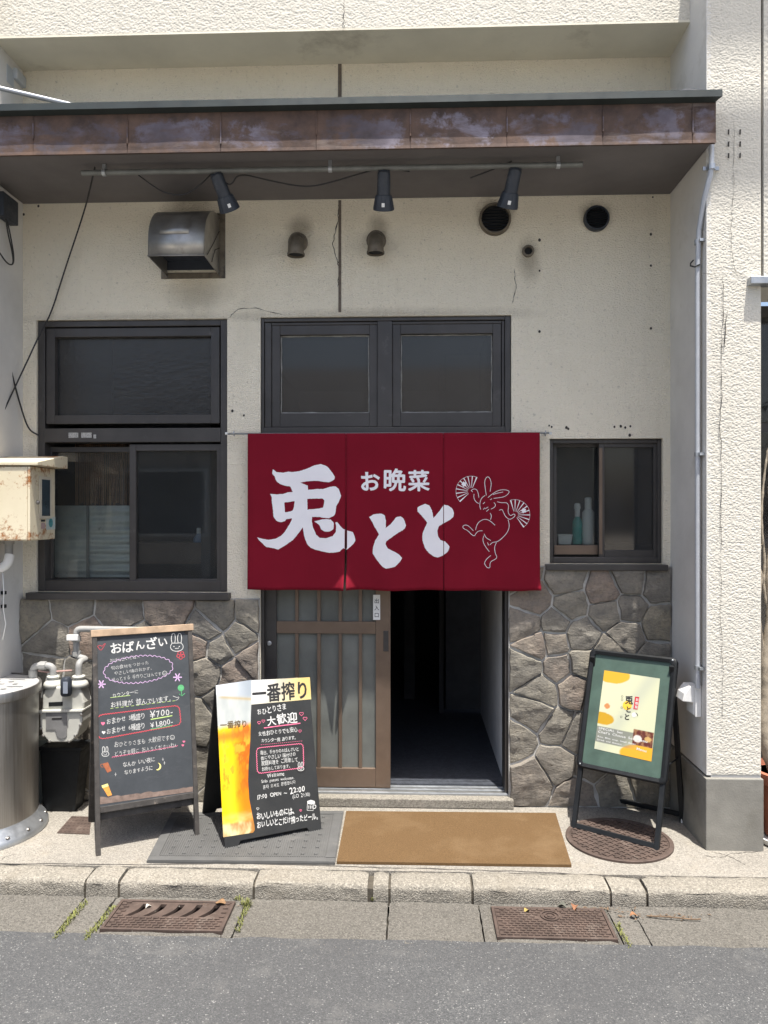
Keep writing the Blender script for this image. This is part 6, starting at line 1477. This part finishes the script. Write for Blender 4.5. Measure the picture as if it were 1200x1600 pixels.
# ------------------------------------------------------------------ weeds, litter and a twig in the gutter
MAT['grass'] = simple('dry_green_weed', (.16,.17,.045), .8, 0, .4, 40)
mb = MB(); rr = random.Random(5)
def weed(px, py, n, h, spread):
    for _ in range(n):
        b = PZ(px+rr.uniform(-spread, spread), py+rr.uniform(-3, 3), GZ); a = rr.uniform(0, 6.28); l = h*rr.uniform(.4, 1.1); d = Vector((math.cos(a), math.sin(a), 0)); s = Vector((-d.y, d.x, 0))*rr.uniform(.0012, .0026)
        p = [b, b+d*l*.25+CU*l*.55, b+d*l*.7+CU*l*.75]; o = len(mb.v); mb.v += [tuple(p[0]-s), tuple(p[0]+s), tuple(p[1]-s*.8), tuple(p[1]+s*.8), tuple(p[2])]; mb.f += [(o, o+1, o+3, o+2), (o+2, o+3, o+4)]
for i in range(14): t = i/13; weed(132-46*t, 1412+54*t, 16, .016, 4); weed(178-44*t, 1418+50*t, 13, .018, 4)
for i in range(9): t = i/8; weed(388-17*t, 1410+44*t, 12, .018, 4); weed(964+20*t, 1446+34*t, 9, .016, 3)
weed(384, 1414, 50, .028, 8); weed(372, 1404, 20, .024, 6); weed(580, 1392, 26, .02, 3); weed(582, 1405, 16, .018, 3)
gm_ = MB(); rg = random.Random(17)
for _ in range(900):
    px_ = rg.uniform(-20, 1220); py_ = rg.choice((1409+abs(rg.gauss(0, 5)), 1470-abs(rg.gauss(0, 7)), rg.uniform(1410, 1470), 1474+abs(rg.gauss(0, 14)))); py_ += (px_-400)*.012
    b = PZ(px_, py_, GZ+.002); r_ = rg.uniform(.0012, .0036); a = rg.uniform(0, 6.28); o = len(gm_.v)
    for k in range(3): gm_.v.append((b.x+r_*math.cos(a+2.1*k), b.y+r_*math.sin(a+2.1*k), b.z))
    gm_.v.append((b.x, b.y, b.z+r_*1.2)); gm_.f += [(o, o+1, o+3), (o+1, o+2, o+3), (o+2, o, o+3)]
tag(gm_.build('gutter_grit', simple('grey_grit', (.20,.185,.16), .9, 0, .5, 30), None, recalc=False), 'loose grit scattered along the gutter', None, None, 'stuff')
wd = mb.build('gutter_weeds', MAT['grass'], None, recalc=False); tag(wd, 'dry green weeds growing from the gutter joints', None, None, 'stuff')
MAT['dry_leaf'] = simple('dry_brown_leaf', (.13,.085,.05), .8, 0, .4, 30)
mb = MB()
for k in range(170):
    if k < 110: p = PZ(rr.gauss(900, 42), 1418+abs(rr.gauss(0, 5)), GZ+.004)
    elif k < 150: p = PZ(rr.uniform(960, 1110), 1428+abs(rr.gauss(0, 5)), GZ+.004)
    else: p = PZ(rr.gauss(350, 16), 1412+rr.uniform(-3, 6), GZ+.004)
    a = rr.uniform(0, 6.28); l = rr.uniform(.003, .010); d = Vector((math.cos(a), math.sin(a), rr.uniform(-.2, .5)))*l; s = Vector((-math.sin(a), math.cos(a), rr.uniform(-.3, .3)))*l*rr.uniform(.2, .45); o = len(mb.v)
    mb.v += [tuple(p-d), tuple(p+s), tuple(p+d), tuple(p-s+CU*.002)]; mb.f.append((o, o+1, o+2, o+3))
lt = mb.build('leaf_litter', MAT['dry_leaf'], None, recalc=False); tag(lt, 'crumbled dry leaf litter along the kerb', None, None, 'stuff')
def dleaf(px, py, s, col, label, curl=.5):
    p = PZ(px, py, GZ+.006); a = rr.uniform(0, 3); d = Vector((math.cos(a), math.sin(a)*.6, .15)).normalized(); n = Vector((-d.y, d.x, 0)).normalized(); mb = MB()
    for i in range(7):
        t = i/6; w_ = math.sin(math.pi*min(1, t*.94+.03))*.5
        for k in (-1, -.5, 0, .5, 1): mb.v.append(tuple(p + d*s*(t-.5) + n*s*w_*k*.8 + CU*(s*curl*abs(k)*w_*.9+.002+.004*math.sin(t*5))))
    for i in range(6):
        for k in range(4): mb.f.append((5*i+k, 5*i+k+1, 5*i+k+6, 5*i+k+5))
    o = mb.build('fallen_leaf', simple('leaf_'+label[:9].replace(' ', '_'), col, .8, 0, .35, 40), None, smooth=True, recalc=False); tag(o, label, 'leaf', 'fallen leaves along the kerb')
dleaf(898, 1419, .036, (.22,.10,.05), 'orange fallen leaf curled against the kerb above the right iron cover', .8); dleaf(878, 1418, .036, (.10,.10,.08), 'dark grey fallen leaf beside the orange one at the kerb', .9)
dleaf(823, 1424, .026, (.34,.25,.07), 'yellow fallen leaf on the far edge of the right iron cover'); dleaf(990, 1431, .030, (.26,.12,.05), 'rust coloured fallen leaf in the gutter right of the iron cover'); dleaf(345, 1412, .044, (.20,.115,.055), 'brown dry leaf at the kerb above the drain grate', .4); dleaf(232, 1417, .024, (.5,.48,.42), 'pale scrap of leaf on the far edge of the drain grate')
mb = MB(); mb.tube(smooth([PZ(1010,1431,GZ+.006), PZ(1050,1433,GZ+.012), PZ(1085,1437,GZ+.006), PZ(1095,1436,GZ+.010)], 2), .0026, 6); tw_ = mb.build('twig', MAT['dry_leaf'], None, smooth=True); tag(tw_, 'thin dry twig lying in the gutter near the right pillar', 'twig')
# overhead cables across the street: their shade bars the pillar
for (yy, z, r_, lab) in ((-1.62, 7.66, .052, 'thick bundled overhead cable crossing high above the pavement'), (-1.9, 9.45, .062, 'thicker overhead cable crossing above the other one')):
    mb = MB(); mb.tube([(-14, yy, z+.9), (-7, yy, z+.25), (1.5, yy, z), (8, yy, z+.3), (14, yy, z+.9)], r_, 10); o = mb.build('overhead_cable', MAT['rubber'], None, smooth=True); tag(o, lab, 'cable', 'overhead cables')
bpy.data.objects.remove(_fo); bpy.data.curves.remove(_fc)

# the far side of the street, which the panes mirror: a low house and a utility pole
oh = empty('opposite_house', (-1.5, -12, -.03), 'low grey house across the street that shows only as a reflection in the panes', 'house')
MB().box(-7, 3.4, -16, -10.6, -.029, 3.3).build('wall', simple('house_wall', (.26,.24,.21), .85, 0, .2, 1.5), oh)
mb = MB(); mb.prism([(-10.1, 3.25), (-13.3, 4.7), (-16.5, 3.25), (-16.5, 3.15), (-13.3, 4.58), (-10.1, 3.12)], lambda y, z: Vector((-7.4, y, z)), lambda y, z: Vector((3.8, y, z))); mb.build('roof', simple('house_roof_tile', (.07,.07,.075), .6, 0, .25, 4), oh)
for hx in (-5.6, -2.9, .6):
    o = bars(MB(), hx, hx+1.7, 1.0, 2.3, .06, -10.6, -10.52).build('window', MAT['galv'], oh)
    MB().box(hx+.05, hx+1.65, -10.58, -10.57, 1.05, 2.25).build('pane', MAT['glass_dark'], o)
up = empty('utility_pole', (3.1, -6.2, -.03), 'grey concrete utility pole across the street outside the view', 'utility pole')
MB().tube([(3.1, -6.2, -.03), (3.1, -6.2, 10.5)], [.17, .11], 14).build('shaft', MAT['plinth'], up, smooth=True)
MB().box(2.2, 4.0, -6.37, -6.29, 9.6, 9.7).build('cross_arm', MAT['galv'], up)
